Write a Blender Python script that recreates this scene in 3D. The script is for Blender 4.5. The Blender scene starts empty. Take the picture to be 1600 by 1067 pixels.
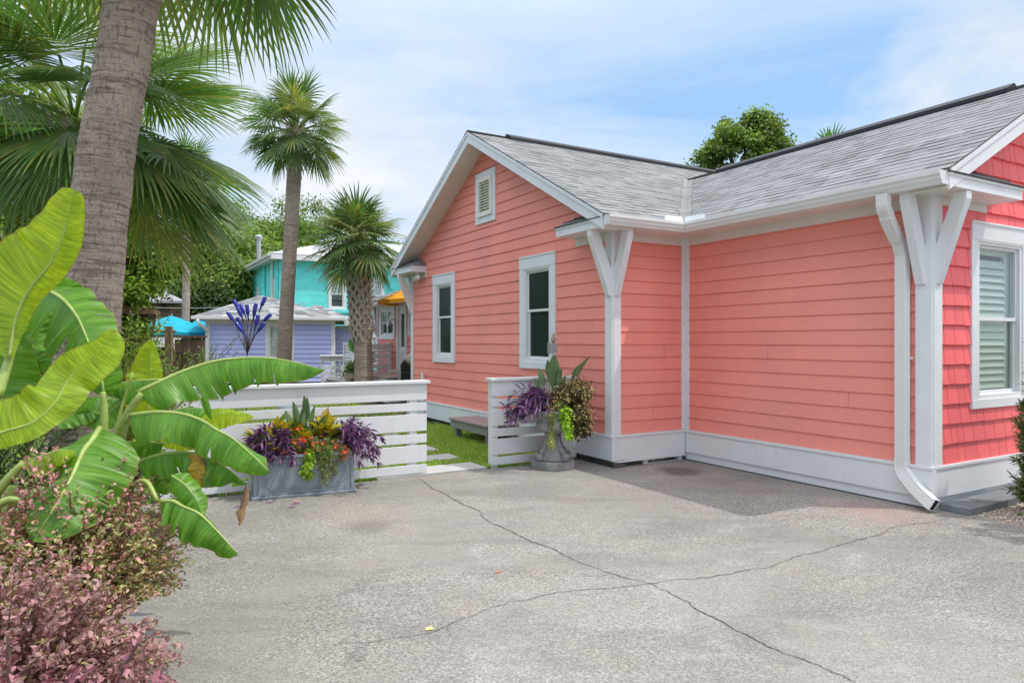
import bpy, math, random
import numpy as np
from mathutils import Vector, Matrix, noise
R = math.radians
rng = random.Random(11)
nr = np.random.default_rng(5)
SC = bpy.context.scene
COL = SC.collection
F = 1080.0; CH = 1.55
def P(u, v, d):                      # a point seen at photo pixel u, v at distance d (metres)
    return Vector(((u - 800) / F * d, d, CH + (533.5 - v) / F * d))
def G(u, v):                         # the ground point seen at u, v
    d = F * CH / (v - 533.5)
    return Vector(((u - 800) / F * d, d, 0))
TH = R(30.1)
U = Vector((math.cos(TH), math.sin(TH), 0)); V = Vector((-math.sin(TH), math.cos(TH), 0))
C1 = Vector((1.231, 8.497, 0))
def HW(x, y, z=0): return C1 + U * x + V * y + Vector((0, 0, z))
def vlerp(a, b, t): return a + (b - a) * t

# ------------------------------------------------------------------ objects
def tag(o, label=None, cat=None, group=None, kind=None):
    if label: o['label'] = label
    if cat: o['category'] = cat
    if group: o['group'] = group
    if kind: o['kind'] = kind
    return o
def thing(name, label, cat, loc=(0, 0, 0), rz=0.0, group=None):
    o = bpy.data.objects.new(name, None); COL.objects.link(o)
    o.location = loc; o.rotation_euler = (0, 0, rz); o.empty_display_size = 0.1
    return tag(o, label, cat, group)
def copy_tree(o, parent=None):
    c = o.copy(); COL.objects.link(c)
    if parent: c.parent = parent
    for ch in list(o.children): copy_tree(ch, c)
    return c
class MB:
    def __init__(s): s.v = []; s.f = []; s.c = []; s.uv = None
    def add(s, vs, fs, col=None):
        b = len(s.v); s.v.extend([tuple(p) for p in vs])
        for f in fs:
            s.f.append(tuple(i + b for i in f)); s.c.append(col)
    def box(s, x0, x1, y0, y1, z0, z1, col=None):
        x0, x1 = sorted((x0, x1)); y0, y1 = sorted((y0, y1)); z0, z1 = sorted((z0, z1))
        s.add([(x0,y0,z0),(x1,y0,z0),(x1,y1,z0),(x0,y1,z0),(x0,y0,z1),(x1,y0,z1),(x1,y1,z1),(x0,y1,z1)],
              [(0,3,2,1),(4,5,6,7),(0,1,5,4),(1,2,6,5),(2,3,7,6),(3,0,4,7)], col)
    def prism(s, pts, off, col=None):    # polygon (3D points) extruded by vector off
        n = len(pts); off = Vector(off)
        a = [Vector(p) for p in pts]; b = [p + off for p in a]
        nrm = Vector((0, 0, 0))
        for i in range(n): nrm += a[i].cross(a[(i + 1) % n])
        fl = nrm.dot(off) > 0
        A = tuple(range(n)); B = tuple(range(n, 2 * n))
        fs = [A[::-1] if fl else A, B if fl else B[::-1]]
        for i in range(n):
            j = (i + 1) % n
            fs.append((i, j, n + j, n + i) if fl else (i, n + i, n + j, j))
        s.add(a + b, fs, col)
    def bar(s, p, q, w, h, up=(0, 0, 1), col=None):
        p = Vector(p); q = Vector(q); t = (q - p).normalized(); up = Vector(up)
        sd = t.cross(up)
        if sd.length < 1e-4: sd = t.cross(Vector((1, 0, 0)))
        sd.normalize(); up = sd.cross(t).normalized()
        a = sd * w / 2; b = up * h / 2
        s.prism([p - a - b, p + a - b, p + a + b, p - a + b], q - p, col)
    def tube(s, path, rad, n=8, cap=True, col=None, prof=None):
        path = [Vector(p) for p in path]; m = len(path)
        if not hasattr(rad, '__len__'): rad = [rad] * m
        vs = []; up = Vector((0, 0, 1)); prev = None
        for i in range(m):
            t = (path[min(i + 1, m - 1)] - path[max(i - 1, 0)])
            if t.length < 1e-9: t = Vector((0, 0, 1))
            t.normalize()
            if prev is None:
                sd = t.cross(up)
                if sd.length < .05: sd = t.cross(Vector((0, 1, 0)))
            else:
                sd = prev - t * prev.dot(t)
            sd.normalize(); prev = sd; bn = t.cross(sd)
            for k in range(n):
                a = 2 * math.pi * k / n
                pr = prof[k] if prof else 1
                vs.append(path[i] + (sd * math.cos(a) + bn * math.sin(a)) * rad[i] * pr)
        fs = []
        for i in range(m - 1):
            for k in range(n):
                k2 = (k + 1) % n
                fs.append((i * n + k, i * n + k2, (i + 1) * n + k2, (i + 1) * n + k))
        if cap:
            fs.append(tuple(range(n))[::-1]); fs.append(tuple((m - 1) * n + k for k in range(n)))
        s.add(vs, fs, col)
    def lathe(s, prof, n=24, c=(0, 0, 0), col=None, ribs=None):
        vs = []; m = len(prof)
        for i, (r, z) in enumerate(prof):
            for k in range(n):
                a = 2 * math.pi * k / n
                rr = r * (1 + (ribs(i, a) if ribs else 0))
                vs.append((c[0] + rr * math.cos(a), c[1] + rr * math.sin(a), c[2] + z))
        fs = [(i * n + k, i * n + (k + 1) % n, (i + 1) * n + (k + 1) % n, (i + 1) * n + k) for i in range(m - 1) for k in range(n)]
        fs.append(tuple(range(n))[::-1]); fs.append(tuple((m - 1) * n + k for k in range(n)))
        s.add(vs, fs, col)
    def build(s, name, mat, parent=None, label=None, smooth=False, bevel=0, uv=None, solid=0):
        me = bpy.data.meshes.new(name); me.from_pydata(s.v, [], s.f); me.validate(clean_customdata=False)
        if any(c is not None for c in s.c) and len(me.polygons) == len(s.f):
            at = me.color_attributes.new('Col', 'FLOAT_COLOR', 'CORNER')
            buf = np.ones((len(me.loops), 4), np.float32); i = 0
            for f, c in zip(s.f, s.c):
                if c is not None: buf[i:i + len(f), :3] = c
                i += len(f)
            at.data.foreach_set('color', buf.ravel())
        if uv is not None:
            l = me.uv_layers.new(name='UVMap')
            idx = np.zeros(len(me.loops), np.int32); me.loops.foreach_get('vertex_index', idx)
            l.data.foreach_set('uv', np.asarray(uv, np.float32)[idx].ravel())
        if smooth: me.polygons.foreach_set('use_smooth', [True] * len(me.polygons))
        me.materials.append(mat)
        o = bpy.data.objects.new(name, me); COL.objects.link(o)
        if parent: o.parent = parent
        if label: o['label'] = label
        if bevel:
            b = o.modifiers.new('bevel', 'BEVEL'); b.width = bevel; b.segments = 2; b.limit_method = 'ANGLE'; b.angle_limit = R(40)
        if solid:
            b = o.modifiers.new('solid', 'SOLIDIFY'); b.thickness = solid; b.offset = 0
        return o
def npmesh(name, v, f, cols, mat, parent=None, smooth=False):
    me = bpy.data.meshes.new(name); v = np.asarray(v, np.float32); f = np.asarray(f, np.int32)
    nf, k = f.shape
    me.vertices.add(len(v)); me.vertices.foreach_set('co', v.ravel())
    me.loops.add(nf * k); me.loops.foreach_set('vertex_index', f.ravel())
    me.polygons.add(nf); me.polygons.foreach_set('loop_start', np.arange(nf, dtype=np.int32) * k)
    if smooth: me.polygons.foreach_set('use_smooth', np.ones(nf, bool))
    if cols is not None:
        at = me.color_attributes.new('Col', 'FLOAT_COLOR', 'CORNER')
        b = np.ones((nf, k, 4), np.float32); b[:, :, :3] = np.asarray(cols, np.float32)[:, None, :]
        at.data.foreach_set('color', b.ravel())
    me.update(calc_edges=True); me.validate(clean_customdata=False)
    me.materials.append(mat)
    o = bpy.data.objects.new(name, me); COL.objects.link(o)
    if parent: o.parent = parent
    return o
def unit(a): return a / np.maximum(np.linalg.norm(a, axis=-1, keepdims=True), 1e-9)
def leaf_arrays(p, d, n, l, w, fold=.25, curl=.1, shape=(.3, .7, .85, .8)):
    """N leaves: base p, direction d, face normal n, length l, width w -> 2 quads each"""
    d = unit(d); s = unit(np.cross(d, n)); n = np.cross(s, d)
    l = np.asarray(l).reshape(-1, 1) * np.ones((len(p), 1)); w = np.asarray(w).reshape(-1, 1) * np.ones((len(p), 1))
    a, b, wa, wb = shape
    up = n * w * fold
    tip = p + d * l - n * l * curl
    v = np.stack([p, p + d * l * a + s * w * .5 * wa + up, p + d * l * b + s * w * .5 * wb + up - n * l * curl * .5, tip,
                  p + d * l * b - s * w * .5 * wb + up - n * l * curl * .5, p + d * l * a - s * w * .5 * wa + up], 1).reshape(-1, 3)
    k = np.arange(len(p))[:, None] * 6
    f = np.stack([k + np.array([0, 1, 2, 3]), k + np.array([0, 3, 4, 5])], 1).reshape(-1, 4)
    return v, f
def rdir(n): return unit(nr.normal(size=(n, 3)))
def pal(cols, n, jit=.12):
    c = np.array(cols)[nr.integers(0, len(cols), n)]
    return np.clip(c * (1 + nr.normal(size=(n, 1)) * jit), .003, 1)
def bez(pts, n):
    """smooth Catmull-Rom through pts"""
    pts = [Vector(p) for p in pts]
    if len(pts) == 2: return [pts[0].lerp(pts[1], i / (n - 1)) for i in range(n)]
    q = [pts[0] * 2 - pts[1]] + pts + [pts[-1] * 2 - pts[-2]]
    L = [0]
    for i in range(len(pts) - 1): L.append(L[-1] + (pts[i + 1] - pts[i]).length)
    out = []
    for i in range(n):
        x = L[-1] * i / (n - 1); k = 0
        while k < len(pts) - 2 and x > L[k + 1]: k += 1
        t = (x - L[k]) / max(1e-9, L[k + 1] - L[k])
        a, b, c, d = q[k], q[k + 1], q[k + 2], q[k + 3]
        out.append(.5 * ((2 * b) + (c - a) * t + (2 * a - 5 * b + 4 * c - d) * t * t + (3 * b - a - 3 * c + d) * t ** 3))
    return out

# ------------------------------------------------------------------ materials
def srgb(r, g, b):
    f = lambda x: (x / 255 / 12.92) if x <= 10.3 else ((x / 255 + .055) / 1.055) ** 2.4
    return (f(r), f(g), f(b))
class NT:
    def __init__(s, name):
        s.m = bpy.data.materials.new(name); s.m.use_nodes = True; s.t = s.m.node_tree; s.t.nodes.clear()
        s.out = s.n('ShaderNodeOutputMaterial')
    def n(s, typ, **kw):
        x = s.t.nodes.new(typ)
        for k, v in kw.items():
            if k[0] == '_': setattr(x, k[1:], v)
            else: x.inputs[k.replace('__', ' ')].default_value = v
        return x
    def l(s, a, b): s.t.links.new(a, b)
    def co(s, kind='Object'): return s.n('ShaderNodeTexCoord').outputs[kind]
    def mapping(s, src, scale=(1, 1, 1), rot=(0, 0, 0)):
        m = s.n('ShaderNodeMapping'); m.inputs['Scale'].default_value = scale; m.inputs['Rotation'].default_value = rot
        s.l(src, m.inputs['Vector']); return m.outputs[0]
    def noise(s, src, scale, detail=3, rough=.55, dist=0):
        x = s.n('ShaderNodeTexNoise'); x.inputs['Scale'].default_value = scale; x.inputs['Detail'].default_value = detail
        x.inputs['Roughness'].default_value = rough; x.inputs['Distortion'].default_value = dist
        s.l(src, x.inputs['Vector']); return x.outputs['Fac']
    def ramp(s, src, stops):
        x = s.n('ShaderNodeValToRGB'); e = x.color_ramp.elements
        while len(e) < len(stops): e.new(.5)
        for el, (p, c) in zip(e, stops):
            el.position = p; el.color = (*c, 1) if hasattr(c, '__len__') else (c, c, c, 1)
        s.l(src, x.inputs['Fac']); return x.outputs['Color']
    def mix(s, fac, a, b, blend='MIX'):
        x = s.n('ShaderNodeMix'); x.data_type = 'RGBA'; x.blend_type = blend
        for i, v in ((0, fac), (6, a), (7, b)):
            if hasattr(v, 'is_linked'): s.l(v, x.inputs[i])
            elif hasattr(v, '__len__'): x.inputs[i].default_value = (*v, 1)
            else: x.inputs[i].default_value = v if i == 0 else (v, v, v, 1)
        return x.outputs[2]
    def math(s, op, a, b=0.0, c=None):
        x = s.n('ShaderNodeMath'); x.operation = op
        for i, v in enumerate((a, b)):
            if hasattr(v, 'is_linked'): s.l(v, x.inputs[i])
            else: x.inputs[i].default_value = v
        return x.outputs[0]
    def bump(s, h, strength, dist=.01, normal=None):
        x = s.n('ShaderNodeBump'); x.inputs['Strength'].default_value = strength; x.inputs['Distance'].default_value = dist
        s.l(h, x.inputs['Height'])
        if normal is not None: s.l(normal, x.inputs['Normal'])
        return x.outputs['Normal']
    def bsdf(s, col, rough=.5, spec=.5, nrm=None, metal=0, transl=0, tcol=None, coat=0):
        b = s.n('ShaderNodeBsdfPrincipled')
        for k, v in (('Base Color', col), ('Roughness', rough), ('Specular IOR Level', spec), ('Metallic', metal), ('Coat Weight', coat)):
            sk = b.inputs[k]
            if hasattr(v, 'is_linked'): s.l(v, sk)
            elif hasattr(v, '__len__'): sk.default_value = (*v, 1)
            else: sk.default_value = v
        if nrm is not None: s.l(nrm, b.inputs['Normal'])
        o = b.outputs[0]
        if transl:
            t = s.n('ShaderNodeBsdfTranslucent')
            v = tcol if tcol is not None else col
            if hasattr(v, 'is_linked'): s.l(v, t.inputs[0])
            else: t.inputs[0].default_value = (*v, 1)
            mx = s.n('ShaderNodeMixShader'); mx.inputs[0].default_value = transl
            s.l(o, mx.inputs[1]); s.l(t.outputs[0], mx.inputs[2]); o = mx.outputs[0]
        s.l(o, s.out.inputs['Surface']); return s.m
def pm(name, col, rough=.5, var=.08, scale=3, bump=0, bscale=80, spec=.5, attr=False, transl=0, stretch=(1, 1, 1), metal=0, coat=0, bdist=.004):
    t = NT(name); c = t.mapping(t.co(), stretch)
    n = t.noise(c, scale, 4)
    base = col
    if attr:
        a = t.n('ShaderNodeAttribute'); a.attribute_name = 'Col'; base = t.mix(1, a.outputs['Color'], col, 'MULTIPLY')
    fac = t.ramp(n, [(.25, 1 - var), (.75, 1 + var)])
    cc = t.mix(1, base, fac, 'MULTIPLY')
    nm = t.bump(t.noise(c, bscale, 3), bump, bdist) if bump else None
    return t.bsdf(cc, rough, spec, nm, metal, transl, coat=coat)
M = {}
def white_mat(name, col):
    t = NT(name); c = t.co()
    n = t.noise(c, 2.3, 4); dr = t.noise(t.mapping(c, (7, 7, .5)), 2.2, 5, .65); fine = t.noise(t.mapping(c, (2, 2, 2)), 30, 4, .7)
    cc = t.mix(1, col, t.ramp(n, [(.3, .95), (.7, 1.03)]), 'MULTIPLY')
    cc = t.mix(t.math('MULTIPLY', t.ramp(dr, [(.56, 0), (.75, 1)]), .22), cc, (.5, .49, .45))
    cc = t.mix(t.math('MULTIPLY', t.ramp(fine, [(.62, 0), (.72, 1)]), .25), cc, (.45, .44, .41))
    return t.bsdf(cc, .45, .4, t.bump(t.noise(c, 55, 3), .14, .003))
M['white'] = white_mat('white_paint', (.79, .80, .81))
M['gutter'] = pm('gutter_white', (.76, .76, .75), .32, .05, 2.0)
M['trim_cool'] = white_mat('trim_paint', (.78, .81, .85))
M['cream'] = pm('cream_vinyl', (.86, .835, .76), .45, .05, 4)
M['soffit'] = pm('soffit_paint', (.74, .71, .66), .6, .05, 2)
def siding(name, col, gr=(2, 2, 40)):
    t = NT(name); c = t.co()
    n1 = t.noise(c, 1.1, 4); n2 = t.noise(t.mapping(c, (1.2, 1.2, 14)), 9, 4); n3 = t.noise(c, .5, 2)
    at = t.n('ShaderNodeAttribute'); at.attribute_name = 'Col'
    cc = t.mix(1, col, t.ramp(n1, [(.3, .93), (.7, 1.05)]), 'MULTIPLY')
    cc = t.mix(1, cc, t.ramp(n2, [(.3, .955), (.7, 1.03)]), 'MULTIPLY')
    cc = t.mix(1, cc, at.outputs['Color'], 'MULTIPLY')
    cc = t.mix(t.math('MULTIPLY', t.ramp(n3, [(.55, 0), (.8, 1)]), .12), cc, (.55, .45, .42))
    nm = t.bump(t.noise(t.mapping(c, gr), 9, 4, .6), .22, .002)
    return t.bsdf(cc, .5, .35, nm)
M['coral'] = siding('coral_siding', (.95, .325, .265))
M['shake'] = siding('red_shingles', (.96, .16, .165), (45, 45, 3))
M['lilac'] = siding('lilac_siding', (.55, .6, .98))
M['coral_far'] = siding('far_coral_siding', (.86, .29, .26))
M['shingle'] = None
def shingle_mat():
    t = NT('asphalt_shingles'); c = t.co()
    at = t.n('ShaderNodeAttribute'); at.attribute_name = 'Col'
    n = t.noise(c, 170, 2, .7); n2 = t.noise(c, 1.3, 3)
    cc = t.mix(1, at.outputs['Color'], t.ramp(n, [(.3, .62), (.7, 1.35)]), 'MULTIPLY')
    cc = t.mix(1, cc, t.ramp(n2, [(.3, .9), (.7, 1.08)]), 'MULTIPLY')
    return t.bsdf(cc, .9, .2, t.bump(n, .5, .004))
M['shingle'] = shingle_mat()
M['dark'] = pm('ridge_vent_black', (.014, .015, .02), .6, .2, 8)
M['hollow_dark'] = pm('hollow_shade_black', (.012, .011, .01), .9, .3, 6)  # near-black colour stands in for the shade inside hollows
M['block'] = pm('foundation_block', (.085, .078, .072), .9, .35, 9, .6, 60)
M['metal_flash'] = pm('aluminium_flashing', (.66, .69, .71), .35, .06, 5, metal=.0)
M['stone'] = pm('cast_stone', (.30, .30, .295), .75, .22, 7, .5, 120)
M['lead'] = pm('lead_grey_fibreglass', (.27, .31, .345), .5, .3, 5, .15, 60)
M['paver'] = pm('paver_grey', (.2, .215, .225), .9, .2, 12, .5, 160)
M['slab'] = pm('stepping_slab', (.5, .49, .475), .85, .12, 5, .3, 140)
M['deck'] = pm('weathered_deck', (.34, .27, .25), .75, .14, 3, .3, 30, stretch=(1, 6, 1))
M['deckgrey'] = pm('grey_deck_wood', (.27, .26, .24), .8, .16, 4, .3, 40)
M['black'] = pm('black_metal', (.015, .015, .017), .4, .2, 5)
M['steel'] = pm('galvanised_steel', (.42, .43, .44), .4, .15, 9, metal=.6)
M['tan'] = pm('tan_canvas', (.42, .33, .24), .8, .15, 8, .3, 30)
M['aqua'] = pm('aqua_canvas', srgb(30, 190, 215), .7, .08, 3, transl=.3)
M['yellow'] = pm('yellow_canvas', srgb(250, 180, 40), .7, .08, 3, transl=.3)
M['cobalt'] = None
t = NT('cobalt_glass'); M['cobalt'] = t.bsdf((.02, .025, .34), .08, .6, coat=.5)
M['wood_fence'] = None
def woodf(name, a, b):
    t = NT(name); c = t.co(); at = t.n('ShaderNodeAttribute'); at.attribute_name = 'Col'
    n = t.noise(t.mapping(c, (9, 9, .7)), 4, 5)
    cc = t.mix(t.ramp(n, [(.3, 0), (.7, 1)]), a, b); cc = t.mix(1, cc, at.outputs['Color'], 'MULTIPLY')
    return t.bsdf(cc, .85, .2, t.bump(t.noise(t.mapping(c, (30, 30, 1.5)), 5, 3), .4, .004))
M['wood_fence'] = woodf('brown_fence_boards', (.09, .055, .038), (.23, .16, .12))
M['wood_post'] = woodf('raw_fence_post', (.2, .13, .085), (.34, .25, .18))
M['rust'] = pm('rusty_rod', (.09, .05, .035), .7, .3, 20)
M['brickwall'] = pm('dark_brick', (.16, .1, .08), .9, .3, 12, .4, 50)
def aqua_brick():
    t = NT('turquoise_painted_brick'); c = t.co()
    b = t.n('ShaderNodeTexBrick'); b.inputs['Scale'].default_value = 1; b.inputs['Brick Width'].default_value = .22; b.inputs['Row Height'].default_value = .075
    b.inputs['Mortar Size'].default_value = .008; b.inputs['Mortar Smooth'].default_value = .4
    b.inputs['Color1'].default_value = (1, 1, 1, 1); b.inputs['Color2'].default_value = (.9, .9, .9, 1); b.inputs['Mortar'].default_value = (.72, .72, .72, 1)
    sx = t.n('ShaderNodeSeparateXYZ'); t.l(c, sx.inputs[0])
    cb = t.n('ShaderNodeCombineXYZ'); t.l(t.math('ADD', sx.outputs[0], sx.outputs[1]), cb.inputs[0]); t.l(sx.outputs[2], cb.inputs[1])
    t.l(cb.outputs[0], b.inputs['Vector'])
    n = t.noise(t.mapping(c, (1, 1, 3)), 1.2, 4)
    cc = t.mix(1, (.19, .93, .88), b.outputs['Color'], 'MULTIPLY')
    cc = t.mix(1, cc, t.ramp(n, [(.3, .88), (.7, 1.08)]), 'MULTIPLY')
    return t.bsdf(cc, .6, .3, t.bump(b.outputs['Color'], .5, .01))
M['aqua_brick'] = aqua_brick()
M['white_roof'] = pm('white_metal_roof', (.68, .69, .72), .45, .08, 2)
def glass(name, tint, alpha):
    t = NT(name)
    tr = t.n('ShaderNodeBsdfTransparent'); tr.inputs[0].default_value = (*tint, 1)
    gl = t.n('ShaderNodeBsdfGlossy'); gl.inputs['Roughness'].default_value = .015; gl.inputs[0].default_value = (.95, 1, .98, 1)
    fr = t.n('ShaderNodeFresnel'); fr.inputs[0].default_value = 1.5
    nz = t.bump(t.noise(t.co(), 1.6, 2), .05, .02); t.l(nz, gl.inputs['Normal'])
    mx = t.n('ShaderNodeMixShader'); 
    ge = t.n('ShaderNodeNewGeometry')
    a = t.math('ADD', t.math('MULTIPLY', fr.outputs[0], t.math('SUBTRACT', 1.0, ge.outputs['Backfacing'])), alpha); t.l(a, mx.inputs[0])
    t.l(tr.outputs[0], mx.inputs[1]); t.l(gl.outputs[0], mx.inputs[2]); t.l(mx.outputs[0], t.out.inputs['Surface'])
    return t.m
M['glass'] = glass('window_glass', (.93, .98, .96), .03)
def screened():
    t = NT('screened_glass'); tr = t.n('ShaderNodeBsdfTransparent'); tr.inputs[0].default_value = (.5, .62, .56, 1)
    b = t.n('ShaderNodeBsdfPrincipled'); b.inputs['Base Color'].default_value = (.035, .06, .05, 1); b.inputs['Roughness'].default_value = .16; b.inputs['Specular IOR Level'].default_value = .35
    t.l(t.bump(t.noise(t.co(), 1.4, 2), .06, .03), b.inputs['Normal'])
    mx = t.n('ShaderNodeMixShader'); mx.inputs[0].default_value = .62; t.l(tr.outputs[0], mx.inputs[1]); t.l(b.outputs[0], mx.inputs[2]); t.l(mx.outputs[0], t.out.inputs['Surface']); return t.m
M['glass_dark'] = screened()
M['blind'] = pm('pale_shutter', (.60, .60, .565), .5, .05, 3)
M['room'] = pm('dim_room', (.10, .17, .145), .9, .3, 2)
M['screen_grey'] = pm('screen_frame', (.33, .36, .38), .5, .1, 5)
M['shade_fabric'] = pm('window_shade', (.58, .58, .55), .8, .1, 6)
def trunk_mat(name, a, b, c_, ring=24):
    t = NT(name); c = t.co()
    n1 = t.noise(t.mapping(c, (1, 1, .3)), 48, 4, .7); n2 = t.noise(t.mapping(c, (1, 1, 12)), 3.4, 6, .68, .7); n3 = t.noise(c, 2.2, 4); n4 = t.noise(c, 90, 3, .7)
    cc = t.mix(t.ramp(n3, [(.35, 0), (.65, 1)]), a, b)
    cc = t.mix(t.math('MULTIPLY', t.ramp(n1, [(.52, 0), (.66, 1)]), .75), cc, c_)
    cc = t.mix(t.math('MULTIPLY', t.ramp(n2, [(.5, 0), (.62, 1)]), .75), cc, c_)
    cc = t.mix(1, cc, t.ramp(n4, [(.3, .7), (.7, 1.25)]), 'MULTIPLY')
    h = t.math('SUBTRACT', t.math('MULTIPLY', n4, .4), t.math('ADD', t.math('MULTIPLY', n1, .7), n2))
    return t.bsdf(cc, .92, .15, t.bump(h, .9, .012))
M['trunk'] = trunk_mat('palm_trunk', (.52, .425, .35), (.36, .285, .235), (.13, .098, .08))
M['trunk_far'] = trunk_mat('far_palm_trunk', (.5, .40, .33), (.38, .295, .24), (.2, .15, .12))
M['boot'] = pm('palm_boots', (.52, .44, .37), .9, .3, 9, .5, 40)
M['boot_dark'] = pm('palm_trunk_core', (.16, .115, .09), .95, .3, 9)
M['bark'] = pm('tree_bark', (.12, .095, .075), .9, .3, 6, .6, 30, stretch=(1, 1, .3))
def leafmat(name, tint=(1, 1, 1), rough=.5, transl=.3, spec=.35, tmul=(1.25, 1.35, .5)):
    t = NT(name); at = t.n('ShaderNodeAttribute'); at.attribute_name = 'Col'
    c = t.mix(1, at.outputs['Color'], tuple(x * 1.45 for x in tint), 'MULTIPLY')
    n = t.noise(t.co(), 14, 2); c = t.mix(1, c, t.ramp(n, [(.3, .85), (.7, 1.12)]), 'MULTIPLY')
    tc = t.mix(1, c, tmul, 'MULTIPLY')
    return t.bsdf(c, rough, spec, None, 0, transl, tc)
M['leaf'] = leafmat('foliage')
M['frond'] = leafmat('palm_frond', rough=.42, transl=.36, spec=.5, tmul=(1.05, 1.4, .6))
M['purple'] = leafmat('purple_foliage', rough=.4, transl=.15, spec=.5, tmul=(1.6, .8, 1.4))
M['loro'] = leafmat('loropetalum_foliage', rough=.5, transl=.25, tmul=(1.3, .9, .8))
M['petal'] = leafmat('flower_petals', rough=.6, transl=.2, tmul=(1, 1, 1))
M['grass'] = leafmat('grass_blades', rough=.6, transl=.3)
M['stem'] = pm('green_stem', (.2, .27, .07), .5, .2, 8)
M['twig'] = pm('brown_twig', (.12, .075, .055), .8, .3, 12)
M['petiole'] = pm('banana_petiole', (.36, .46, .12), .4, .2, 9, stretch=(1, 1, 3))
def banana_mat(name, a, b, tcol, transl):
    t = NT(name); uv = t.n('ShaderNodeTexCoord').outputs['UV']
    v1 = t.noise(t.mapping(uv, (150, 1.2, 1)), 1.0, 2, .5); v2 = t.noise(t.mapping(uv, (26, .7, 1)), 1.0, 3, .5); v3 = t.noise(t.mapping(uv, (3, 2, 1)), 1.0, 4)
    c = t.mix(t.ramp(v2, [(.34, 0), (.66, 1)]), a, b)
    c = t.mix(1, c, t.ramp(v1, [(.34, .72), (.66, 1.22)]), 'MULTIPLY')
    c = t.mix(1, c, t.ramp(v3, [(.3, .86), (.72, 1.14)]), 'MULTIPLY')
    sx = t.n('ShaderNodeSeparateXYZ'); t.l(uv, sx.inputs[0])
    ed = t.math('ADD', sx.outputs[1], t.math('MULTIPLY', t.math('SUBTRACT', v3, .5), .09))
    c = t.mix(t.math('MULTIPLY', t.ramp(ed, [(.955, 0), (.985, 1)]), .75), c, (.3, .22, .05))
    c = t.mix(t.math('MULTIPLY', t.ramp(t.noise(t.co(), 9, 4, .7), [(.66, 0), (.74, 1)]), .45), c, (.3, .26, .05))
    tc = t.mix(1, c, tcol, 'MULTIPLY')
    h = t.math('ADD', t.math('MULTIPLY', v1, .5), v2)
    return t.bsdf(c, t.ramp(v3, [(.3, .3), (.7, .48)]), .5, t.bump(h, .55, .006), 0, transl, tc)
M['banana'] = banana_mat('banana_leaf', (.10, .26, .022), (.17, .38, .04), (1.6, 1.6, .4), .36)
M['banana_young_backlit'] = banana_mat('young_backlit_banana_leaf', (.3, .47, .022), (.43, .6, .035), (1.45, 1.3, .35), .5)  # young green, with the glow of backlit leaves put into the colour
M['banana_old'] = banana_mat('yellow_banana_leaf', (.5, .3, .02), (.65, .42, .03), (1.2, 1.1, .5), .35)
M['dry'] = pm('dry_leaf', (.33, .19, .1), .8, .35, 14, .3, 30, transl=.15)
M['croton'] = leafmat('croton_leaf', rough=.35, transl=.2, tmul=(1.1, 1.1, .6))
def mottled():
    t = NT('mottled_croton'); at = t.n('ShaderNodeAttribute'); at.attribute_name = 'Col'
    n = t.noise(t.co(), 55, 4, .7, .5)
    c = t.mix(t.ramp(n, [(.53, 0), (.59, 1)]), t.mix(1, at.outputs['Color'], (1.5, 1.45, 1.3), 'MULTIPLY'), (.13, .25, .04))
    return t.bsdf(c, .33, .5, None, 0, .2, t.mix(1, c, (1.1, 1.1, .6), 'MULTIPLY'))
M['mottled'] = mottled()
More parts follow.
